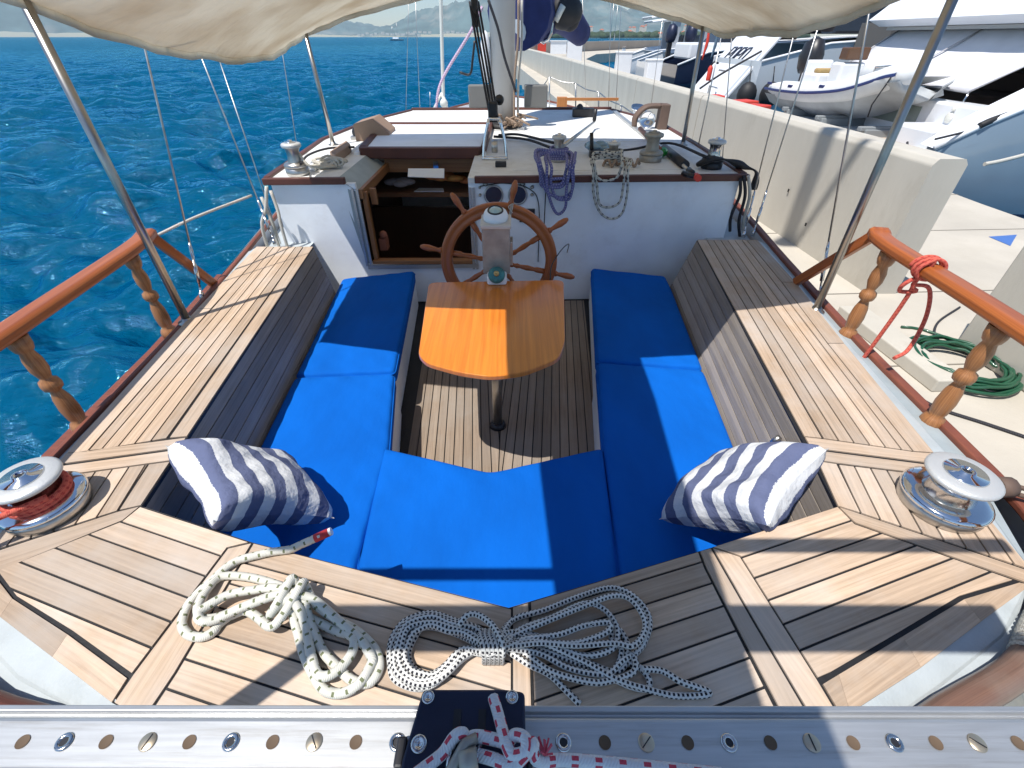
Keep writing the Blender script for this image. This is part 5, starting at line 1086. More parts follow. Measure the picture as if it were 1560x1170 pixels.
for i, (u0, v0, u1, v1) in enumerate(((406, 284, 400, 350), (412, 290, 430, 350), (398, 300, 424, 372))):
    mb = MB(); a, b = PY(u0, v0, 3.5), PY(u1, v1, 3.45); mb.tube(cr([a, lerp(a, b, .5) + Vector((.01, 0, 0)), b, b + Vector((0, 0, -.4))], 4), .012, 8)
    whole(mb, 'fender_line', M_rope_w, 'pale line hanging at the port corner of the cabin, %s' % ['nearest the cabin wall corner', 'slanting towards the bench', 'crossing the other two low down'][i], 'rope')
# lifelines forward to starboard
ps = [P(u, v, -.02) for u, v in ((837, 163), (877, 168), (912, 175), (946, 186))]; tp = []
for (u, v), (u1, v1), l in zip(((837, 170), (877, 172), (912, 178), (946, 190)), ((837, 117), (877, 127), (912, 140), (946, 160)), ('foremost', 'second', 'third', 'aftmost')):
    a = P(u, v, .0); b = PY(u1, v1, a.y); tp.append(b); mb = MB(); mb.tube([a, b], .014, 8); whole(mb, 'stanchion', M_steeld, '%s steel stanchion of the starboard lifelines beyond the cabin roof' % l, 'stanchion', 'lifeline stanchions')
mb = MB()
for a, b in zip(tp, tp[1:] + [P(1075, 235, .35)]): mb.tube(cr([a, lerp(a, b, .5) + Vector((0, 0, -.03)), b], 5), .009, 6)
mb.tube([tp[0], P(815, 150, .0)], .009, 6)
whole(mb, 'lifeline', M_steeld, 'wire lifeline sagging between the starboard stanchions', 'wire')
mb = MB(); a = P(860, 165, .25); mb.box(a + Vector((-.05, 0, 0)), (.16, .14, .32)); mb.box(a + Vector((.45, .1, .12)), (.9, .05, .04)); whole(mb, 'wooden_fitting', wood('orange_wood', (.6, .25, .07), (.4, .14, .04), None, gscale=.4), 'orange wooden block and bar at the starboard rail forward', 'block')
c = P(888, 178, RZ); mb = MB(); mb.box(c + Vector((0, 0, .05)), (.28, .12, .10)); mb.ball(c + Vector((-.05, 0, .1)), .05, 8); whole(mb, 'mooring_cleat', M_black, 'black fitting on the fore part of the roof right of the mast', 'fitting', bevel=.01)
# boom with blue cover forward of the mast
t = thing('staysail_boom', PY(800, 50, 7.2), 'boom end with navy sail cover, black bag and steel ring right of the mast', 'boom')
mb = MB(); a, b = PY(786, 48, 6.6), PY(860, 36, 9.5); mb.tube([PY(786, 50, 6.5), PY(815, 42, 7.0), PY(835, 38, 7.6)], .12, 14); part(mb, 'boom_tube', mk('pale_blue_boom', (.5, .56, .62), .4), t)
mb = MB(); mb.tube(cr([PY(790, 16, 6.5), PY(812, 22, 7.0), PY(850, 18, 7.6), PY(885, 52, 8.2)], 6), [.32 * (1 - i / 26) + .05 for i in range(19)], 14); part(mb, 'sail_cover', M_navy, t)
mb = MB(); mb.ball(PY(860, 18, 7.0), .20, 14, (1.1, 1, .9)); mb.ball(PY(868, 30, 7.0), .12, 12); part(mb, 'black_bag', M_rub, t)
mb = MB(); mb.tube([PY(829, 38, 6.8) + Vector((math.cos(a_ / 12 * 6.283) * .09, 0, math.sin(a_ / 12 * 6.283) * .16)) for a_ in range(12)], .025, 8, closed=True); part(mb, 'ring', M_steel, t)
mb = MB(); mb.tube([PY(835, 5, 6.8), PY(833, 30, 6.8)], .035, 8); mb.tube([PY(858, 8, 6.8), PY(846, 32, 6.8)], .035, 8); part(mb, 'strap', M_pvc, t)
# ------------------------------------------------------------------ pillows
def pillow(c, ax, ay, w, h, th, label, seed):
    ax = Vector(ax).normalized(); ay = (Vector(ay) - ax * Vector(ay).dot(ax)).normalized(); az = ax.cross(ay); n = 30; rg = random.Random(seed)
    mb = MB(); ph = rg.random() * 6
    def pt(i, j, s_):
        u, v = -1 + 2 * i / n, -1 + 2 * j / n; pin = 1 - .15 * (1 - abs(v) ** 2) * abs(u) ** 3; pin2 = 1 - .15 * (1 - abs(u) ** 2) * abs(v) ** 3
        e = max(0, (1 - u ** 4)) * max(0, (1 - v ** 4)); zz = th / 2 * e ** .42 * (1 + .16 * math.sin(4 * u + ph) * math.cos(3 * v + ph) + .05 * math.sin(13 * u + ph) * math.cos(7 * v)) - (.03 * math.exp(-((u - .2) ** 2 + (v + .1) ** 2) * 6) if s_ > 0 else 0)
        return c + ax * (u * w / 2 * pin) + ay * (v * h / 2 * pin2) + az * (zz * s_)
    for s_ in (1, -1):
        b = mb.add([pt(i, j, s_) for i in range(n + 1) for j in range(n + 1)])
        for i in range(n):
            for j in range(n):
                q_ = [b + i * (n + 1) + j, b + (i + 1) * (n + 1) + j, b + (i + 1) * (n + 1) + j + 1, b + i * (n + 1) + j + 1]; uv = [(i / n, j / n), ((i + 1) / n, j / n), ((i + 1) / n, (j + 1) / n), (i / n, (j + 1) / n)]
                if s_ < 0: q_, uv = q_[::-1], uv[::-1]
                mb.face(q_, uv, .5, True)
    whole(mb, 'pillow', M_stripe, label, 'pillow', 'striped pillows', org=c)
pillow(Vector((-.935, 1.09, -.09)), (.72, -.68, -.08), (-.42, -.56, .70), .42, .46, .18, 'striped navy and white pillow leaning in the port aft corner of the cockpit', 1)
pillow(Vector((.82, 1.08, -.09)), (.74, .66, .08), (.42, -.56, .70), .43, .46, .18, 'striped navy and white pillow leaning in the starboard aft corner of the cockpit', 2)
# ------------------------------------------------------------------ mainsheet traveller in the foreground
t = thing('traveller_track', (0, .19, .5), 'aluminium mainsheet traveller track with a row of screws and holes across the bottom foreground', 'track')
Rt = Matrix.Rotation(R(-1.0) * 0 , 4, 'Z')
def tk(x, y, z): return Vector((x, y - .004 * x * 0, z))
TT = .52; mb = MB(); prof = [(y - .0245, z) for y, z in [(.238, .495), (.238, TT - .004), (.231, TT - .003), (.229, TT - .009), (.226, TT - .009), (.223, TT - .001), (.219, TT), (.174, TT), (.168, TT + .002), (.163, TT + .001), (.160, TT - .010), (.156, TT - .010), (.154, TT - .004), (.140, TT - .004), (.14, .49)]]
def tz(x): return -.004 * x
mb.sheet([[(x, y, z + tz(x)) for y, z in prof] for x in (-1.2, 0, 1.2)], smooth=False, close=True); part(mb, 'rail', M_alu, t, bevel=.0015)
mb = MB(); mb.prism([(-1.2, .11), (1.2, .11), (1.2, .200), (-1.2, .200)], .44, .488); part(mb, 'beam', wood('grey_beam', (.5, .43, .36), (.32, .26, .2), (.4, .36, .32), gscale=.6), t, bevel=.006)
for i in range(-19, 21):
    x = .012 + i * .0503; k = i % 4
    mb = MB(); o_ = (x, .1735, TT + tz(x) + .0006)
    if abs(x - .0 + .03) < .085: continue
    if k in (0, 2): mb.lathe([(0, -.0), (.0066, 0.0), (.0074, .0004)], o_, n=18, cap=False); part(mb, 'stop_hole', mk('hole_brown', (.12, .08, .05), .8) if not bpy.data.materials.get('hole_brown') else bpy.data.materials['hole_brown'], t)
    elif k == 1:
        mb.lathe([(0, .0003), (.0048, .0003), (.005, .0018), (.0088, .0018), (.0098, .0005)], o_, n=22, cap=False); s_ = part(mb, 'screw', M_steel, t)
        mb = MB(); mb.lathe([(0, .0008), (.0044, .0008)], o_, n=16, cap=False); child(mb, 'screw_socket', M_black, s_)
    else:
        mb.lathe([(0, .0012), (.0088, .0012), (.0098, .0004)], o_, n=22, cap=False); s_ = part(mb, 'screw', mk('worn_brass_screw', (.62, .52, .38), .35, .9) if not bpy.data.materials.get('worn_brass_screw') else bpy.data.materials['worn_brass_screw'], t)
        mb = MB(); mb.box((o_[0], o_[1], o_[2] + .0015), (.0165, .0013, .0008), rz=.9 + i); child(mb, 'screw_slot', M_black, s_)
t = thing('traveller_car', (-.055, .19, TT), 'black anodised traveller car with cleat slots riding on the track in the foreground', 'traveller car')
cx = -.052
mb = MB(); mb.prism(rounded([(cx - .071, .06), (cx + .068, .06), (cx + .068, .218), (cx + .045, .221), (cx - .060, .221), (cx - .073, .15)], .006), TT + .006, TT + .028); part(mb, 'plate', M_navyp, t, bevel=.003)
for x_, w_ in ((cx - .078, .012), (cx + .072, .008)): mb = MB(); mb.box((x_, .16, TT + .012), (w_, .03, .018)); part(mb, 'end_stop', M_black, t, bevel=.003)
for x, y, r_ in ((cx - .052, .212, .0075), (cx + .052, .212, .0075), (cx - .056, .165, .009), (cx - .05, .112, .009), (cx + .05, .112, .009)):
    mb = MB(); mb.lathe([(0, .0), (r_ * .5, .0), (r_ * .55, .0015), (r_, .0015), (r_ * 1.05, 0)], (x, y, TT + .0285), n=18, cap=False); part(mb, 'bolt', M_steel, t)
for x in (cx - .014, cx + .016):
    mb = MB(); mb.box((x, .188, TT + .0285), (.009, .022, .002)); mb.box((x, .168, TT + .0285), (.011, .012, .002)); part(mb, 'slot', M_black, t)
    mb = MB(); mb.tube(cr([(x, .165, TT + .028), (x, .161, TT + .04), (x - .004, .148, TT + .045), (x - .006, .133, TT + .03)], 5), .0028, 8); part(mb, 'eye', M_steel, t)
mb = MB(); mb.tube([(cx - .035, .105, TT + .04), (cx + .0, .160, TT + .052), (cx + .012, .165, TT + .05)], .006, 10); mb.lathe([(0, -.01), (.012, -.01), (.012, .01), (0, .01)], (cx + .004, .145, TT + .048), (1, .2, 0), 14); part(mb, 'shackle', M_bronze, t)
r3 = .0068
rope('control_line', M_rope_t, r3, [P(633, 1180, TT + .045), P(672, 1150, TT + .045), P(690, 1125, TT + .05), P(704, 1117, TT + .05), P(712, 1130, TT + .035)], 'white rope with red flecks bent over the left eye of the black traveller car')
rope('control_line', M_rope_t, r3, [P(712, 1140, TT + .035), P(716, 1125, TT + .045), P(730, 1122, TT + .045), P(755, 1127, TT + .045), P(772, 1130, TT + .05), P(785, 1120, TT + .055), P(800, 1125, TT + .06), P(800, 1145, TT + .06), P(782, 1150, TT + .055), P(772, 1135, TT + .055), P(758, 1085, TT + .042), P(751, 1062, TT + .036)], 'white rope with red flecks knotted over the middle of the black traveller car')
rope('control_line', M_rope_t, r3, [P(722, 1148, TT + .04), P(750, 1156, TT + .045), P(780, 1165, TT + .05), P(800, 1150, TT + .058), P(812, 1132, TT + .058), P(812, 1150, TT + .05), P(825, 1160, TT + .04), P(860, 1158, TT + .03), P(950, 1165, TT + .02), P(1100, 1180, TT + .02)], 'white rope with red flecks leading from the knot out to the right along the track')
mb = MB(); rg = random.Random(3)
for k in range(16): a = P(830, 1150, TT + .045); mb.tube([a, a + Vector((rg.uniform(-.012, .012), rg.uniform(.0, .016), rg.uniform(-.004, .012)))], .0012, 5)
whole(mb, 'frayed_end', mk('red_fibres', (.55, .08, .12), .8), 'frayed red and white rope end beside the knot on the traveller', 'rope end')
# whipping on the round wooden stern rail, right edge
mb = MB(); a, b = Vector((1.26, .465, .0)), Vector((1.50, .64, .0)); d = (b - a).normalized(); s0 = d.cross(Vector((0, 0, 1))); u0_ = s0.cross(d); pth = []
for k in range(150): an = k * .7; pth.append(lerp(a, b, k / 150) + s0 * math.cos(an) * .042 + u0_ * math.sin(an) * .042)
rope('whipping', M_rope_w, .006, pth, 'grey cord whipping bound round the wooden stern rail at the right edge', k=2, n=6)
# green hose on the quay
c = P(1455, 562, QZ); pts = []; rg = random.Random(6); rad, ph = .3, 0
for k in range(11 * 22):
    a = 2 * math.pi * k / 22; 
    if k % 22 == 0: rad = .30 + rg.uniform(-.055, .05); ox, oy = rg.uniform(-.035, .035), rg.uniform(-.03, .03)
    pts.append(c + Vector((math.cos(a) * rad + ox, math.sin(a) * rad + oy, .012 + .09 * rg.random() * .3 + .075 * (k / 242))))
pts += [c + Vector((.30, .25, .03)), c + Vector((.16, .55, .012)), c + Vector((.0, .6, .012))]
mb = MB(); mb.tube(cr(pts, 2), .012, 8); whole(mb, 'garden_hose', M_hose, 'dark green garden hose coiled on the pale quay', 'hose')
c = P(1542, 588, QZ); mb = MB(); mb.tube([c, c + Vector((.12, -.06, .0))], .02, 10); whole(mb, 'hose_connector', mk('teal_plastic', (.03, .35, .38), .4), 'small teal hose connector on the quay right of the green hose', 'connector')
rope('power_cable', M_rope_d, .012, [P(1385, 598, QZ + .01), P(1430, 622, QZ + .01), P(1500, 645, QZ + .01), P(1580, 672, QZ + .01)], 'black power cable lying across the quay below the green hose')
rope('power_cable', M_rope_d, .009, [P(1462, 468, QZ + .01), P(1430, 490, QZ + .01), P(1424, 512, QZ + .01), P(1440, 524, QZ + .01)], 'thin grey cable curling on the quay above the green hose')
mb = MB(); a = P(1525, 742, .02); mb.tube([a + Vector((-.02, 0, 0)), a + Vector((.03, 0, .0))], .034, 12); mb.tube([a + Vector((.03, 0, .01)), a + Vector((.3, -.1, -.02))], .008, 8); mb.tube([a + Vector((.03, -.03, .0)), a + Vector((.3, -.14, -.04))], .008, 8); whole(mb, 'mooring_block', M_tanc, 'tan block with two white lines on the starboard caprail at the right edge', 'block')
# ================================================================== OTHER BOATS ALONG THE QUAY
def yacht(label, hullm, x0, yn, yf, L, zs, name='motor_yacht', hull_only=False, bow_rise=.9):
    """stern at x0 (towards the quay), near side yn, far side yf, length L away from the quay, sheer height zs at the stern"""
    t = thing(name, (x0, (yn + yf) / 2, SEA), label, 'yacht', 'yachts moored stern-to along the quay'); W2 = (yf - yn) / 2; yc = (yn + yf) / 2
    st = [(0, 1.0, 0), (.15, 1.02, .55), (.35, 1.03, .75), (.6, .95, .85), (.82, .6, .95), (1, .02, bow_rise + .2)]
    mb = MB(); rows = []
    for s_, w_, r_ in st:
        x = x0 + s_ * L; z = zs + r_
        rows.append([(x, yc - W2 * w_, z), (x, yc - W2 * w_ * .99, (z + SEA) / 2 + .25), (x - .0, yc - W2 * w_ * .92, SEA + .1), (x, yc, SEA - .4), (x, yc + W2 * w_ * .92, SEA + .1), (x, yc + W2 * w_ * .99, (z + SEA) / 2 + .25), (x, yc + W2 * w_, z)])
    mb.sheet(rows); b = mb.add(rows[0]); mb.face([b + i for i in range(7)])
    part(mb, 'hull', hullm, t)
    mb = MB(); mb.sheet([[r[0], r[-1]] for r in rows[1:]], smooth=False); mb.v = [(x, y, z - .03) for x, y, z in mb.v]; part(mb, 'deck', M_whited, t)
    mb = MB()
    for sd_ in (0, -1): mb.tube([Vector(r[sd_]) for r in rows], .045, 8)
    part(mb, 'gunwale', M_white, t)
    return t, rows
def poly3(mb, pts, mi=0): b = mb.add(pts); mb.face([b + i for i in range(len(pts))], mi=mi)
def bx(mb, x0, x1, y0, y1, z0, z1): mb.box(((x0 + x1) / 2, (y0 + y1) / 2, (z0 + z1) / 2), (x1 - x0, y1 - y0, z1 - z0))
def glassband(t, x0, x1, y0, y1, z0, z1, slope=.4):
    mb = MB(); b = mb.add([(x0, y0, z0), (x1, y0, z0), (x1, y1, z0), (x0, y1, z0), (x0 + slope, y0 + .15, z1), (x1 - slope * 2, y0 + .15, z1), (x1 - slope * 2, y1 - .15, z1), (x0 + slope, y1 - .15, z1)])
    for f_ in ((0, 1, 5, 4), (1, 2, 6, 5), (2, 3, 7, 6), (3, 0, 4, 7), (4, 5, 6, 7)): mb.face([b + k for k in f_])
    return mb
# A: big yacht with mesh cover over its aft deck
t, rows = yacht('large motor yacht with a white mesh cover let down over its aft deck', M_blueh, 8.6, 9.7, 15.9, 17, -.75)
mb = MB(); bx(mb, 7.75, 9.4, 9.9, 15.7, -1.35, -.62); bx(mb, 9.0, 9.5, 10.2, 15.4, -.62, .12); mb.prism([(8.2, 10.0), (9.2, 9.9), (9.2, 11.1), (8.2, 11.2)], -.62, -.25)
part(mb, 'swim_platform', M_white, t, bevel=.05)
mb = MB(); bx(mb, 7.80, 9.0, 10.3, 12.2, -.62, -.60); bx(mb, 9.4, 12.5, 10.2, 15.5, -.36, -.34); part(mb, 'teak_sheet', M_teak, t)
mb = MB(); bx(mb, 8.985, 9.0, 11.6, 13.6, -.4, -.02); part(mb, 'garage_door', mk('grey_green_glass', (.28, .33, .3), .2), t, bevel=.02)
mb = MB(); mb.ball((8.98, 10.75, -.12), .10, 12, (.3, 1, 1)); mb.ball((8.98, 10.72, .03), .04, 8); part(mb, 'shore_socket', M_pvc, t)
# mesh cover: slopes from the overhang down to the aft rail
A0, A1, A2, A3 = Vector((10.8, 10.25, 1.40)), Vector((10.8, 15.9, 1.40)), Vector((9.35, 15.9, .42)), Vector((9.35, 11.0, .30))
mb = MB(); n = 12; rows_ = []
for i in range(n + 1):
    a, b = lerp(A0, A3, i / n), lerp(A1, A2, i / n); rows_.append([lerp(a, b, j / n) + Vector((.0, 0, -.05 * math.sin(math.pi * j / n) * math.sin(math.pi * i / n) + .006 * math.sin(j * 2.3 + i))) for j in range(n + 1)])
mb.sheet(rows_); cv = part(mb, 'mesh_cover', M_meshc, t, solid=.006)
mb = MB()
for f_ in (0, .5, 1): mb.tube([lerp(A0, A1, f_) + Vector((-.01, 0, .01)), lerp(A3, A2, f_) + Vector((-.01, 0, .01))], .035, 6, flat=.3)
mb.tube([A3, A2], .03, 6); child(mb, 'cover_seam', mk('grey_webbing', (.4, .4, .42), .8), cv)
mb = MB(); mb.tube([A3, A3 + Vector((-.05, 0, -.3))], .02, 8); mb.tube([A0, (9.6, 10.2, -.2)], .025, 8); mb.tube([(9.3, 12.4, .25), (9.3, 12.4, -.1)], .02, 6); part(mb, 'cover_strut', M_steel, t)
mb = MB(); rows_ = [[(10.3, 9.6, 1.42), (10.3, 16.2, 1.42)], [(10.0, 9.5, 1.56), (10.0, 16.3, 1.56)], [(11.3, 9.6, 2.7), (11.3, 16.2, 2.7)], [(19, 10.2, 3.2), (19, 15.4, 3.2)], [(20, 10.4, 1.42), (20, 15, 1.42)], [(10.3, 9.6, 1.42), (10.3, 16.2, 1.42)]]
mb.sheet(rows_, smooth=False)
for k in (0, 1): b = mb.add([r[k] for r in rows_[:-1]]); mb.face([b + i for i in range(5)])
part(mb, 'flybridge', M_white, t)
mb = MB(); bx(mb, 10.4, 19, 9.75, 16.0, 1.34, 1.41); part(mb, 'overhang', mk('overhang_grey', (.35, .35, .34), .6), t)
mb = glassband(t, 12.9, 22, 10.3, 15.3, -.3, 1.34, .3); part(mb, 'saloon', mk('brown_tinted_saloon', (.09, .07, .055), .15, coat=.5, var=.4, vscale=1.5), t)
mb = MB(); poly3(mb, [(10.9, 9.78, 1.34), (13.5, 9.78, 1.34), (10.4, 9.72, -.3), (9.3, 9.72, -.6)]); poly3(mb, [(10.9, 15.95, 1.34), (13.2, 15.95, 1.34), (10.4, 15.95, -.3), (9.3, 15.95, -.6)]); part(mb, 'side_wing', mk('grey_side_wing', (.45, .44, .42), .5), t, solid=.05)
mb = MB(); bx(mb, 11.2, 12.6, 12.2, 15.0, -.34, .1); bx(mb, 12.3, 12.6, 12.2, 15.0, .1, .5); part(mb, 'aft_sofa', mk('brown_upholstery', (.12, .09, .08), .8), t, bevel=.04)
mb = MB(); bx(mb, 11.5, 12.2, 11.0, 11.9, .30, .34); mb.tube([(11.85, 11.45, -.34), (11.85, 11.45, .3)], .05, 8); part(mb, 'aft_table', M_inwood, t)
# mooring lines of A
rope('mooring_line', M_rope_d, .022, [Vector((8.1, 10.4, -.52)), Vector((7.6, 9.6, -.62)), Vector((7.0, 8.6, QZ + .05))], 'black mooring line from the large yacht platform down to the quay')
rope('mooring_line', M_rope_d, .02, [PX(1425, 212, 7.5), PX(1480, 198, 8.2), PX(1530, 180, 8.6)], 'dark doubled mooring line stretched in front of the blue-grey hull')
mb = MB(); mb.tube(cr([PX(1492, 192, 8.2), PX(1510, 184, 8.35), PX(1536, 175, 8.6)], 4), .055, 10); whole(mb, 'chafe_guard', M_rub, 'thick black chafe sleeve on the mooring line at the bow with white gunwale', 'sleeve')
rope('mooring_line', M_rope_w, .03, [PX(1500, 250, 7.3), PX(1530, 244, 7.6), PX(1600, 226, 8.4)], 'white mooring rope with an eye splice at the right edge above the quay')
# nearest hull at the right edge
t = thing('moored_boat', (8.5, 8.8, SEA), 'steel-blue hull of a moored boat with white gunwale rising at the right edge', 'boat')
mb = MB(); rows = []
for s_ in range(12):
    k = s_ / 11; x = 7.75 + k * 5; ztop = -.43 + .68 * min(1.6, k * 5 * 1.0) ** .85 if k * 5 < 1.6 else .57 + (k * 5 - 1.6) * .12; yo = 9.25 - .55 * (1 - (1 - k) ** 3)
    rows.append([(x, yo, ztop), (x + .05, yo - .10, ztop - .35), (x + .12, yo - .12, -1.1), (x + .3, yo + .0, -1.55), (x + .5, yo + .1, SEA - .1)])
mb.sheet(rows); 
st_ = [(rows[0][i][0], rows[0][i][1], rows[0][i][2]) for i in range(5)]; st2 = [(p[0] + .1, 9.55, p[2]) for p in st_]; mb.sheet([st2, st_])
part(mb, 'hull', mk('steelblue_hull', (.20, .265, .33), .12, coat=.7, var=.06, vscale=.7), t)
mb = MB(); mb.tube([Vector(r[0]) for r in rows], .05, 8); mb.sheet([[r[0] for r in rows], [(r[0][0], 9.62, r[0][2] + .02) for r in rows]], smooth=False); part(mb, 'gunwale', M_white, t)
mb = MB(); mb.sheet([[(r[3][0] - .012, r[3][1] - .015, -1.42) for r in rows], [(r[3][0] - .0, r[3][1] - .02, -1.55) for r in rows]]); part(mb, 'boot_stripe', M_navyh, t)
# B: white yacht with its name on the quarter
t, rows = yacht('white motor yacht with dark slanted lettering on its stern', mk('pale_grey_gelcoat', (.60, .66, .71), .15, coat=.6, var=.05, vscale=.5), 9.6, 21.4, 26.6, 16, .45)
mb = MB(); bx(mb, 8.1, 9.1, 21.7, 26.3, -1.5, -1.25); part(mb, 'swim_platform', M_white, t, bevel=.05)
Q0, Q1, Q2, Q3 = PX(1062, 122, 9.0), PX(1150, 92, 9.7), PX(1163, 64, 10.4), PX(1082, 66, 10.2)
mb = MB(); a, b, c, d = Vector((8.75, 26.3, -.9)), Vector((8.75, 22.0, -.9)), Vector((10.4, 22.0, 1.25)), Vector((10.4, 26.3, 1.25)); mb.quad(a, b, c, d); part(mb, 'transom', M_white, t, solid=.06)
nrm = (b - a).cross(d - a).normalized(); 
if nrm.x > 0: nrm = -nrm
upv = (d - a).normalized(); rt_ = (b - a).normalized()
def stroke_text(txt, o, h, mbx, th=.035, it=.3):
    G = {'P': [[(0, 0), (0, 1), (.55, 1), (.6, .75), (.5, .5), (0, .5)]], 'O': [[(.05, .1), (.1, 0), (.5, 0), (.6, .15), (.6, .85), (.5, 1), (.1, 1), (0, .85), (.05, .1)]], '-': [[(0, .5), (.5, .5)]]}
    x = 0
    for ch in txt:
        for l in G[ch]:
            mbx.tube([o + rt_ * ((x + px_ + it * py_) * h) + upv * (py_ * h) + nrm * .04 for px_, py_ in l], th, 6)
        x += .85
mb = MB(); stroke_text('POPO', lerp(a, d, .56) + rt_ * .7 , .62, mb, .04); part(mb, 'lettering', M_navyh, t)
mb = MB()
for k in range(9): mb.box(lerp(a, d, .40) + rt_ * (1.3 + k * .09) + nrm * .036, (.01, .05, .12 if k % 2 else .09))
part(mb, 'small_lettering', M_navyh, t)
mb = glassband(t, 12.2, 22, 21.9, 26.0, 1.3, 2.3, .4); part(mb, 'saloon', M_glass, t)
mb = MB(); bx(mb, 11.2, 20, 21.8, 26.2, 2.3, 2.5); part(mb, 'hardtop', M_white, t, bevel=.05)
mb = MB(); bx(mb, 10.6, 12.2, 24.4, 25.4, 1.1, 2.0); part(mb, 'cockpit_cushion', M_tanc, t, bevel=.05)
for k, (x, l) in enumerate(((9.2, 0), (10.1, 0))): 
    mb = MB(); mb.ball((x, 21.05, -.62), .36, 14, (1, 1, 1.25)); mb.tube([(x, 21.05, -.2), (x, 21.3, .3)], .02, 6); whole(mb, 'fender', M_rub, ['black ball fender hanging on the white yacht, farther from the dinghy', 'black ball fender hanging on the white yacht, close behind the dinghy'][k], 'fender', 'black fenders')
mb = MB(); mb.tube([(8.3, 21.9, -1.2), (8.3, 21.9, -.45), (8.35, 22.9, -.45), (8.35, 22.9, -1.2)], .03, 8); whole(mb, 'boarding_rail', M_steel, 'steel boarding rail on the platform of the white yacht', 'rail')
rope('mooring_line', M_rope_d, .04, [PX(1160, 78, 9.9), PX(1100, 112, 8.4), PX(1066, 135, 7.6)], 'thick dark mooring line from the white yacht corner to the quay')
# C: navy boat with outboards, and hardtop boats beyond
t, rows = yacht('navy blue motorboat with pale interior, moored beyond the white lettered yacht', M_navyh, 8.8, 29.5, 33.5, 10, .0)
mb = MB(); bx(mb, 9.5, 14, 30.2, 33, .2, .95); part(mb, 'cockpit_moulding', M_white, t, bevel=.1)
mb = glassband(t, 11, 15, 30.3, 32.9, .95, 1.5, .5); part(mb, 'windscreen', M_glass, t)
def outboard(c, s_, label, m_=None, yaw=0, grp=None):
    c = Vector(c); t = thing('outboard_motor', c, label, 'outboard motor', grp); q_ = Matrix.Translation(c) @ Matrix.Rotation(yaw, 4, 'Z')
    mb = MB(); mb.tube([q_ @ Vector(k) for k in ((0, 0, .25 * s_), (0, 0, .35 * s_), (.02 * s_, 0, .55 * s_), (.05 * s_, 0, .78 * s_), (.08 * s_, 0, .84 * s_))], [.15 * s_, .2 * s_, .22 * s_, .17 * s_, .06 * s_], 16, flat=1.25); part(mb, 'cowling', m_ or M_black, t)
    mb = MB(); mb.box(None, (.18 * s_, .16 * s_, .5 * s_), M=q_ @ Matrix.Translation((0, 0, 0))); mb.box(None, (.3 * s_, .05 * s_, .2 * s_), M=q_ @ Matrix.Translation((0, 0, -.32 * s_))); mb.tube([q_ @ Vector((-.12 * s_, 0, -.28 * s_)), q_ @ Vector((.14 * s_, 0, -.28 * s_))], .06 * s_, 10); part(mb, 'leg', M_black, t, bevel=.02)
    mb = MB()
    for a in (0, 2.1, 4.2): mb.box(None, (.02 * s_, .05 * s_, .16 * s_), M=q_ @ Matrix.Translation((.17 * s_, 0, -.28 * s_)) @ Matrix.Rotation(a, 4, 'X') @ Matrix.Translation((0, 0, .08 * s_)))
    part(mb, 'propeller', M_steeld, t)
    return t
outboard((9.6, 34.6, .55), 1.5, 'left of the two navy outboard motors beyond the navy motorboat', M_navyp); outboard((10.6, 34.0, .55), 1.5, 'right of the two navy outboard motors beyond the navy motorboat', M_navyp)
M_hard = [('white hardtop motorboat whose long roof shows left of the starboard awning pole', 36.5, 41, 9.2, 2.0), ('second white hardtop boat, farther along the row behind the long roofed one', 43, 47, 9.2, 2.3), ('third and farthest white hardtop boat, by the end of the marina row', 50, 54, 11, 2.2)]
for l, y0, y1, x0, zt in M_hard:
    t, rows = yacht(l, M_gel2, x0, y0, y1, 12, -.2)
    mb = MB(); rows_ = [[(x0 + 1.2 + k * 1.1, y, zt + .25 * math.sin(k / 6 * math.pi) + z) for y, z in ((y0 + .3, 0), (y0 + .5, .1), (y1 - .5, .1), (y1 - .3, 0))] for k in range(7)]; mb.sheet(rows_); part(mb, 'hardtop', M_white, t, solid=.08)
    for k_ in ((x0 + 3, x0 + 3.5, y0 + .5, y0 + .7), (x0 + 3, x0 + 3.5, y1 - .7, y1 - .5), (x0 + 6, x0 + 6.4, y0 + .5, y0 + .7)):
      mb = MB(); bx(mb, *k_, .4, zt + .1); part(mb, 'roof_support', mk('support_grey', (.4, .42, .45), .4) if not bpy.data.materials.get('support_grey') else bpy.data.materials['support_grey'], t)
    mb = glassband(t, x0 + 3.5, x0 + 8, y0 + .5, y1 - .5, .4, 1.3, .4); part(mb, 'windscreen', M_glass, t)
mb = MB(); bx(mb, 12.8, 14.6, 19.4, 21.2, .6, 1.6); whole(mb, 'dark_cabinet', mk('greybrown_panel', (.13, .12, .11), .6), 'grey-brown covered console on the deck of the white yacht, under the awning edge', 'console')
for k, (x, y, m_, l) in enumerate(((9.3, 27.3, M_redp, 'red furled cloth standing between the navy boat and the white yacht'), (9.9, 27.8, M_blueh, 'blue-grey cloth bundle standing beside the red furled cloth'))):
    mb = MB(); mb.tube(cr([(x, y, .3), (x + .08, y, 1.0), (x + .02, y, 1.5)], 4), [.04, .05, .06, .075, .075, .07, .06, .05, .04], 8); whole(mb, 'furled_cloth', m_, l, 'cloth')
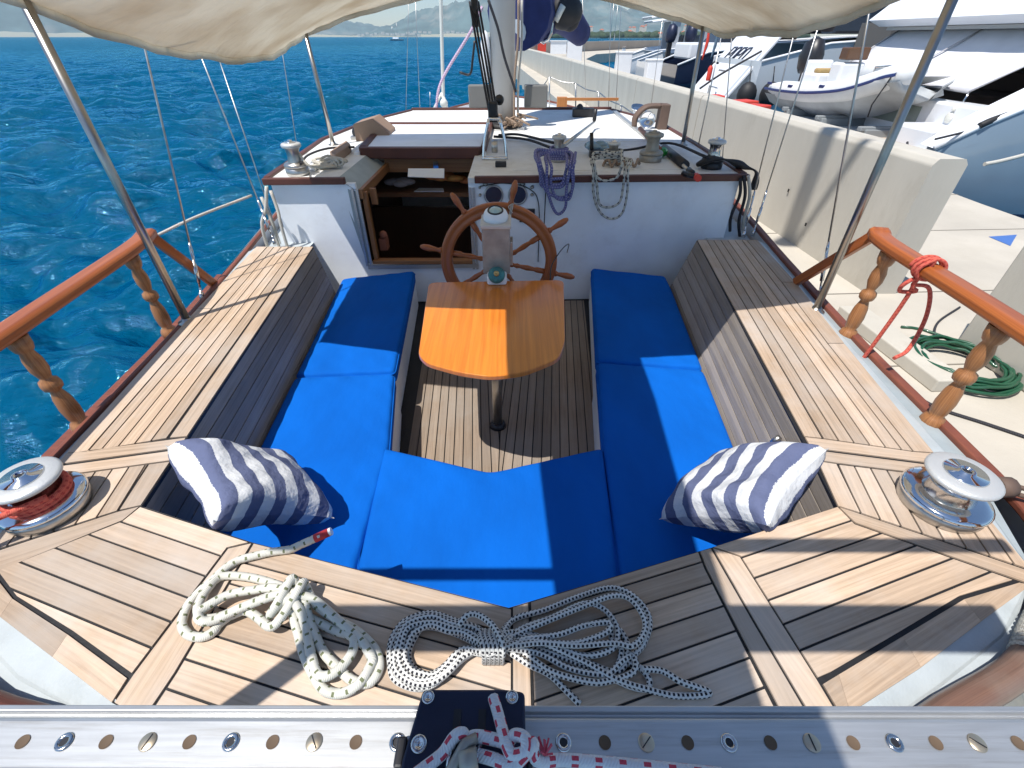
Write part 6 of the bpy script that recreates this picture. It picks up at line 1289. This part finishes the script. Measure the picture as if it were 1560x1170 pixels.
# mooring posts, lines and boxes on the far quay side
for k, (u, v, l) in enumerate(((930, 99, 'grey bollard with a white light on the wall top'), (1000, 78, 'white service pedestal on the inner quay'))):
    pass
t = thing('service_pedestal', P(948, 95, QZ), 'white service pedestal standing on the inner quay far behind the wall', 'service pedestal'); c = t.location
mb = MB(); mb.box(c + Vector((0, 0, .55)), (.3, .3, 1.1)); part(mb, 'post', M_white, t, bevel=.03); mb = MB(); mb.box(c + Vector((0, 0, 1.16)), (.36, .36, .14)); part(mb, 'head', M_chalk, t, bevel=.03)
for k, (x, y, s_, l) in enumerate(((6.4, 32, .7, 'white deck box behind the concrete wall, left of the navy boat'), (6.9, 27, .6, 'smaller white box behind the wall near the navy boat'), (5.2, 47, 1.0, 'white cylinder shaped cover standing far along the quay behind the wall'))):
    mb = MB(); mb.box((x, y, QZ + s_ * .9), (s_ * 1.2, s_, s_ * 1.8)); mb.box((x, y, QZ + s_ * 1.83), (s_ * 1.3, s_ * 1.1, .08)); whole(mb, 'deck_box', M_white, l, 'box', bevel=.05)
# red barrow, extinguisher and pallets just behind the wall
t = thing('fire_extinguisher', (6.9, 19.2, QZ), 'red fire extinguisher standing behind the quay wall by the white yacht', 'fire extinguisher')
mb = MB(); mb.lathe([(0, 0), (.075, 0), (.08, .05), (.08, .36), (.05, .42), (.03, .44), (0, .44)], (6.9, 19.2, QZ + .75), n=18); part(mb, 'cylinder', M_redp, t); mb = MB(); mb.tube([(6.9, 19.2, QZ + 1.2), (6.95, 19.1, QZ + 1.3), (7.1, 19.1, QZ + 1.25)], .03, 8); part(mb, 'valve', M_black, t)
for k, (x, y, l) in enumerate(((6.2, 17.2, 'farthest'), (6.6, 15.6, 'middle'), (6.5, 14.4, 'nearest'))):
    mb = MB(); mb.box((x, y, QZ + .42), (1.1, .55, .16), rz=.3 * k); mb.box((x, y, QZ + .2), (.9, .4, .4), mi=1)
    whole(mb, 'gangway_step', [M_redp, M_white], '%s red and white step of the gangway lying behind the quay wall' % l, 'step', 'gangway steps behind the wall', bevel=.03)
# anchored sailing boat in the bay
az = azx(604); d = 620; c = Vector((math.sin(az) * d, math.cos(az) * d, SEA)); t = thing('anchored_sailboat', c, 'small white sailing boat far out on the blue bay', 'sailboat')
mb = MB(); rows = [[c + Vector((x, -w_, 1.5)), c + Vector((x, 0, -.3)), c + Vector((x, w_, 1.5))] for x, w_ in ((-7.5, 1.4), (-3, 2.1), (3, 2), (7.5, .1))]; mb.sheet(rows); mb.sheet([[r[0], r[2]] for r in rows], smooth=False); part(mb, 'hull', M_white, t)
mb = MB(); mb.box(c + Vector((-1, 0, 2.1)), (6, 2.4, 1.4)); part(mb, 'cabin', M_white, t); 
for x in (-3.5, 1.5): mb = MB(); mb.tube([c + Vector((x, 0, 1)), c + Vector((x, 0, 15 if x > 0 else 12))], .13, 6); part(mb, 'mast', M_steeld, t)
# sailing boats by the far shore
for k, (u, d) in enumerate(((930, 300), (936, 330))):
    az = azx(u); c = Vector((math.sin(az) * d, math.cos(az) * d, SEA)); t = thing('anchored_sailboat', c, ['nearer of two distant sailing boats with tall masts off the far town', 'farther of two distant sailing boats with tall masts off the far town'][k], 'sailboat')
    mb = MB(); rows = [[c + Vector((x, -w_, 1.5)), c + Vector((x, 0, -.3)), c + Vector((x, w_, 1.5))] for x, w_ in ((-5.5, 1.2), (-2, 1.8), (3, 1.6), (6, .1))]; mb.sheet(rows); mb.sheet([[r[0], r[2]] for r in rows], smooth=False); part(mb, 'hull', M_white, t)
    mb = MB(); mb.tube([c + Vector((0, 0, 1)), c + Vector((0, 0, 17))], .12, 6); part(mb, 'mast', M_steeld, t)
# ------------------------------------------------------------------ inflatable tender
X0 = 8.05
t = thing('inflatable_dinghy', (X0, 14, -.3), 'white and grey inflatable dinghy with blue stripe resting on the yacht platform above the wall', 'dinghy')
def kp(u, v, x=X0): return PX(u, v, x)
near = [kp(1176, 134), kp(1200, 138), kp(1240, 141), kp(1290, 138), kp(1330, 128), kp(1360, 118), kp(1380, 114)]
Wd = 1.25
far = [p + Vector((Wd * (1 - .08 * k_), .25 + 1.5 * k_ / 6, .0)) for k_, p in enumerate(near[:-1])]; far[-1] = far[-1] + Vector((-.2, .1, 0))
ring = near[:-1] + [near[-1] + Vector((.12, .12, .02)), near[-1] + Vector((.35, .30, .05)), near[-1] + Vector((.55, .8, .04))] + far[::-1]
pth = cr(ring, 5); rad = [.235 if 4 < i < len(pth) - 5 else .12 + .028 * min(i, len(pth) - 1 - i) for i in range(len(pth))]
mb = MB(); mb.tube(pth, rad, 18); part(mb, 'tube', M_hypw, t)
mb = MB(); mb.tube([p + Vector((-.0, 0, -.235 + .0)) for p in pth], [r * .25 for r in rad], 8); 
mb = MB(); rows = []
for k, p in enumerate(cr(near + [near[-1] + Vector((.12, .12, .02))], 4)): 
    rows.append([p + Vector((-.237, 0, .03)), p + Vector((-.247, 0, 0)), p + Vector((-.237, 0, -.035))])
mb.sheet(rows); part(mb, 'rub_stripe', mk('navy_stripe', (.02, .04, .16), .5), t)
mb = MB(); rows = []
nr = cr(near + [near[-1] + Vector((.4, .05, .06))], 4); n = len(nr)
for i, p in enumerate(nr):
    k = i / (n - 1); w_ = Wd * (1 - max(0, k - .6) ** 1.5 * 2.2); w_ = max(w_, .12); keel = -.62 + .20 * k ** 2
    rows.append([p + Vector((-.18, 0, -.12)), p + Vector((.05, 0, -.36 + .1 * k)), Vector((p.x + Wd / 2, p.y, p.z + keel)), p + Vector((w_ - .05, 0, -.36 + .1 * k)), p + Vector((w_ + .15, 0, -.12))])
mb.sheet(rows); part(mb, 'hull', M_hyp, t)
mb = MB(); mb.sheet([[p + Vector((.0, 0, .02)), p + Vector((Wd, 0, .02))] for p in near[:-1]], smooth=False); part(mb, 'floor', M_hypw, t)
c = kp(1262, 112, X0 + .6); bxx = lambda m, u, v, dx, sx, sy, sz: m.box(PX(u, v, X0 + .55 + dx), (sx, sy, sz))
mb = MB(); c1 = PX(1286, 116, X0 + .6); mb.box(c1 + Vector((0, 0, .05)), (.6, .5, .5)); part(mb, 'console', M_hypw, t, bevel=.06)
mb = MB(); mb.box(c1 + Vector((0, -.1, .48)), (.55, .35, .26)); part(mb, 'console_screen', mk('brown_screen', (.12, .06, .03), .15), t, bevel=.03)
mb = MB(); c1 = PX(1252, 122, X0 + .6); mb.box(c1, (.8, .9, .35)); mb.box(c1 + Vector((0, .4, .3)), (.75, .12, .3)); part(mb, 'seat', M_white, t, bevel=.07)
mb = MB(); c1 = PX(1258, 108, X0 + .5); mb.box(c1, (.5, .3, .12)); part(mb, 'seat_cushion', mk('tan_cushion', (.4, .28, .12), .8), t, bevel=.04)
mb = MB(); mb.tube([(X0 + .2, 10.9, .75), (X0 + .2, 10.9, .95), (X0 + 1.0, 10.9, .95), (X0 + 1.0, 10.9, .75)], .02, 6); 
c1 = PX(1330, 112, X0 + .3); c2_ = PX(1358, 110, X0 + .3); mb = MB(); mb.tube([c1, c1 + Vector((0, 0, .12)), c2_ + Vector((0, 0, .12)), c2_], .018, 6); part(mb, 'grab_rail', M_steel, t)
for u, v in ((1181, 132), (1213, 137), (1262, 138)): mb = MB(); mb.box(kp(u, v) + Vector((-.2, 0, .09)), (.05, .22, .06)); part(mb, 'handle', M_navy, t, bevel=.01)
mb = MB(); mb.tube([kp(1372, 118) + Vector((-.2, 0, 0)), kp(1335, 160) + Vector((-.1, 0, 0)), kp(1322, 178)], .015, 6); part(mb, 'bow_line', M_rope_d, t)
o1 = PX(1228, 112, X0 + .6); outboard(o1 + Vector((0, .0, -.35)), 1.4, 'black outboard motor tilted on the stern of the inflatable dinghy', None, 1.57)
t = thing('dinghy_cradle', (X0 + .6, 14, -1.2), 'grey cradle supporting the inflatable dinghy above the yacht platform', 'cradle')
mb = MB()
for y in (11.6, 13.4, 15.2): mb.box((X0 + .6, y, -.7), (1.5, .25, .5)); mb.box((X0 + .6, y, -.45), (1.7, .15, .1))
bx(mb, 7.6, 9.4, 10.9, 17.2, -1.15, -.92); part(mb, 'support', mk('cradle_grey', (.25, .27, .28), .5), t, bevel=.02)

# haze: one closed box of even thin air round everything
def haze():
    m = bpy.data.materials.new('haze'); m.use_nodes = True; N, K = nodes(m); N.remove(N['Principled BSDF']); v = N.new('ShaderNodeVolumePrincipled'); v.inputs['Color'].default_value = (.62, .84, 1, 1); v.inputs['Density'].default_value = HAZE; v.inputs['Anisotropy'].default_value = .1
    K.new(v.outputs[0], N['Material Output'].inputs['Volume']); mb = MB(); mb.box((0, 0, 450 - 2), (21000, 21000, 910)); o = mb.build('haze', m); o['kind'] = 'stuff'; o['label'] = 'thin bluish haze over the bay'; o['category'] = 'haze'
HAZE = 7.0e-5
haze()
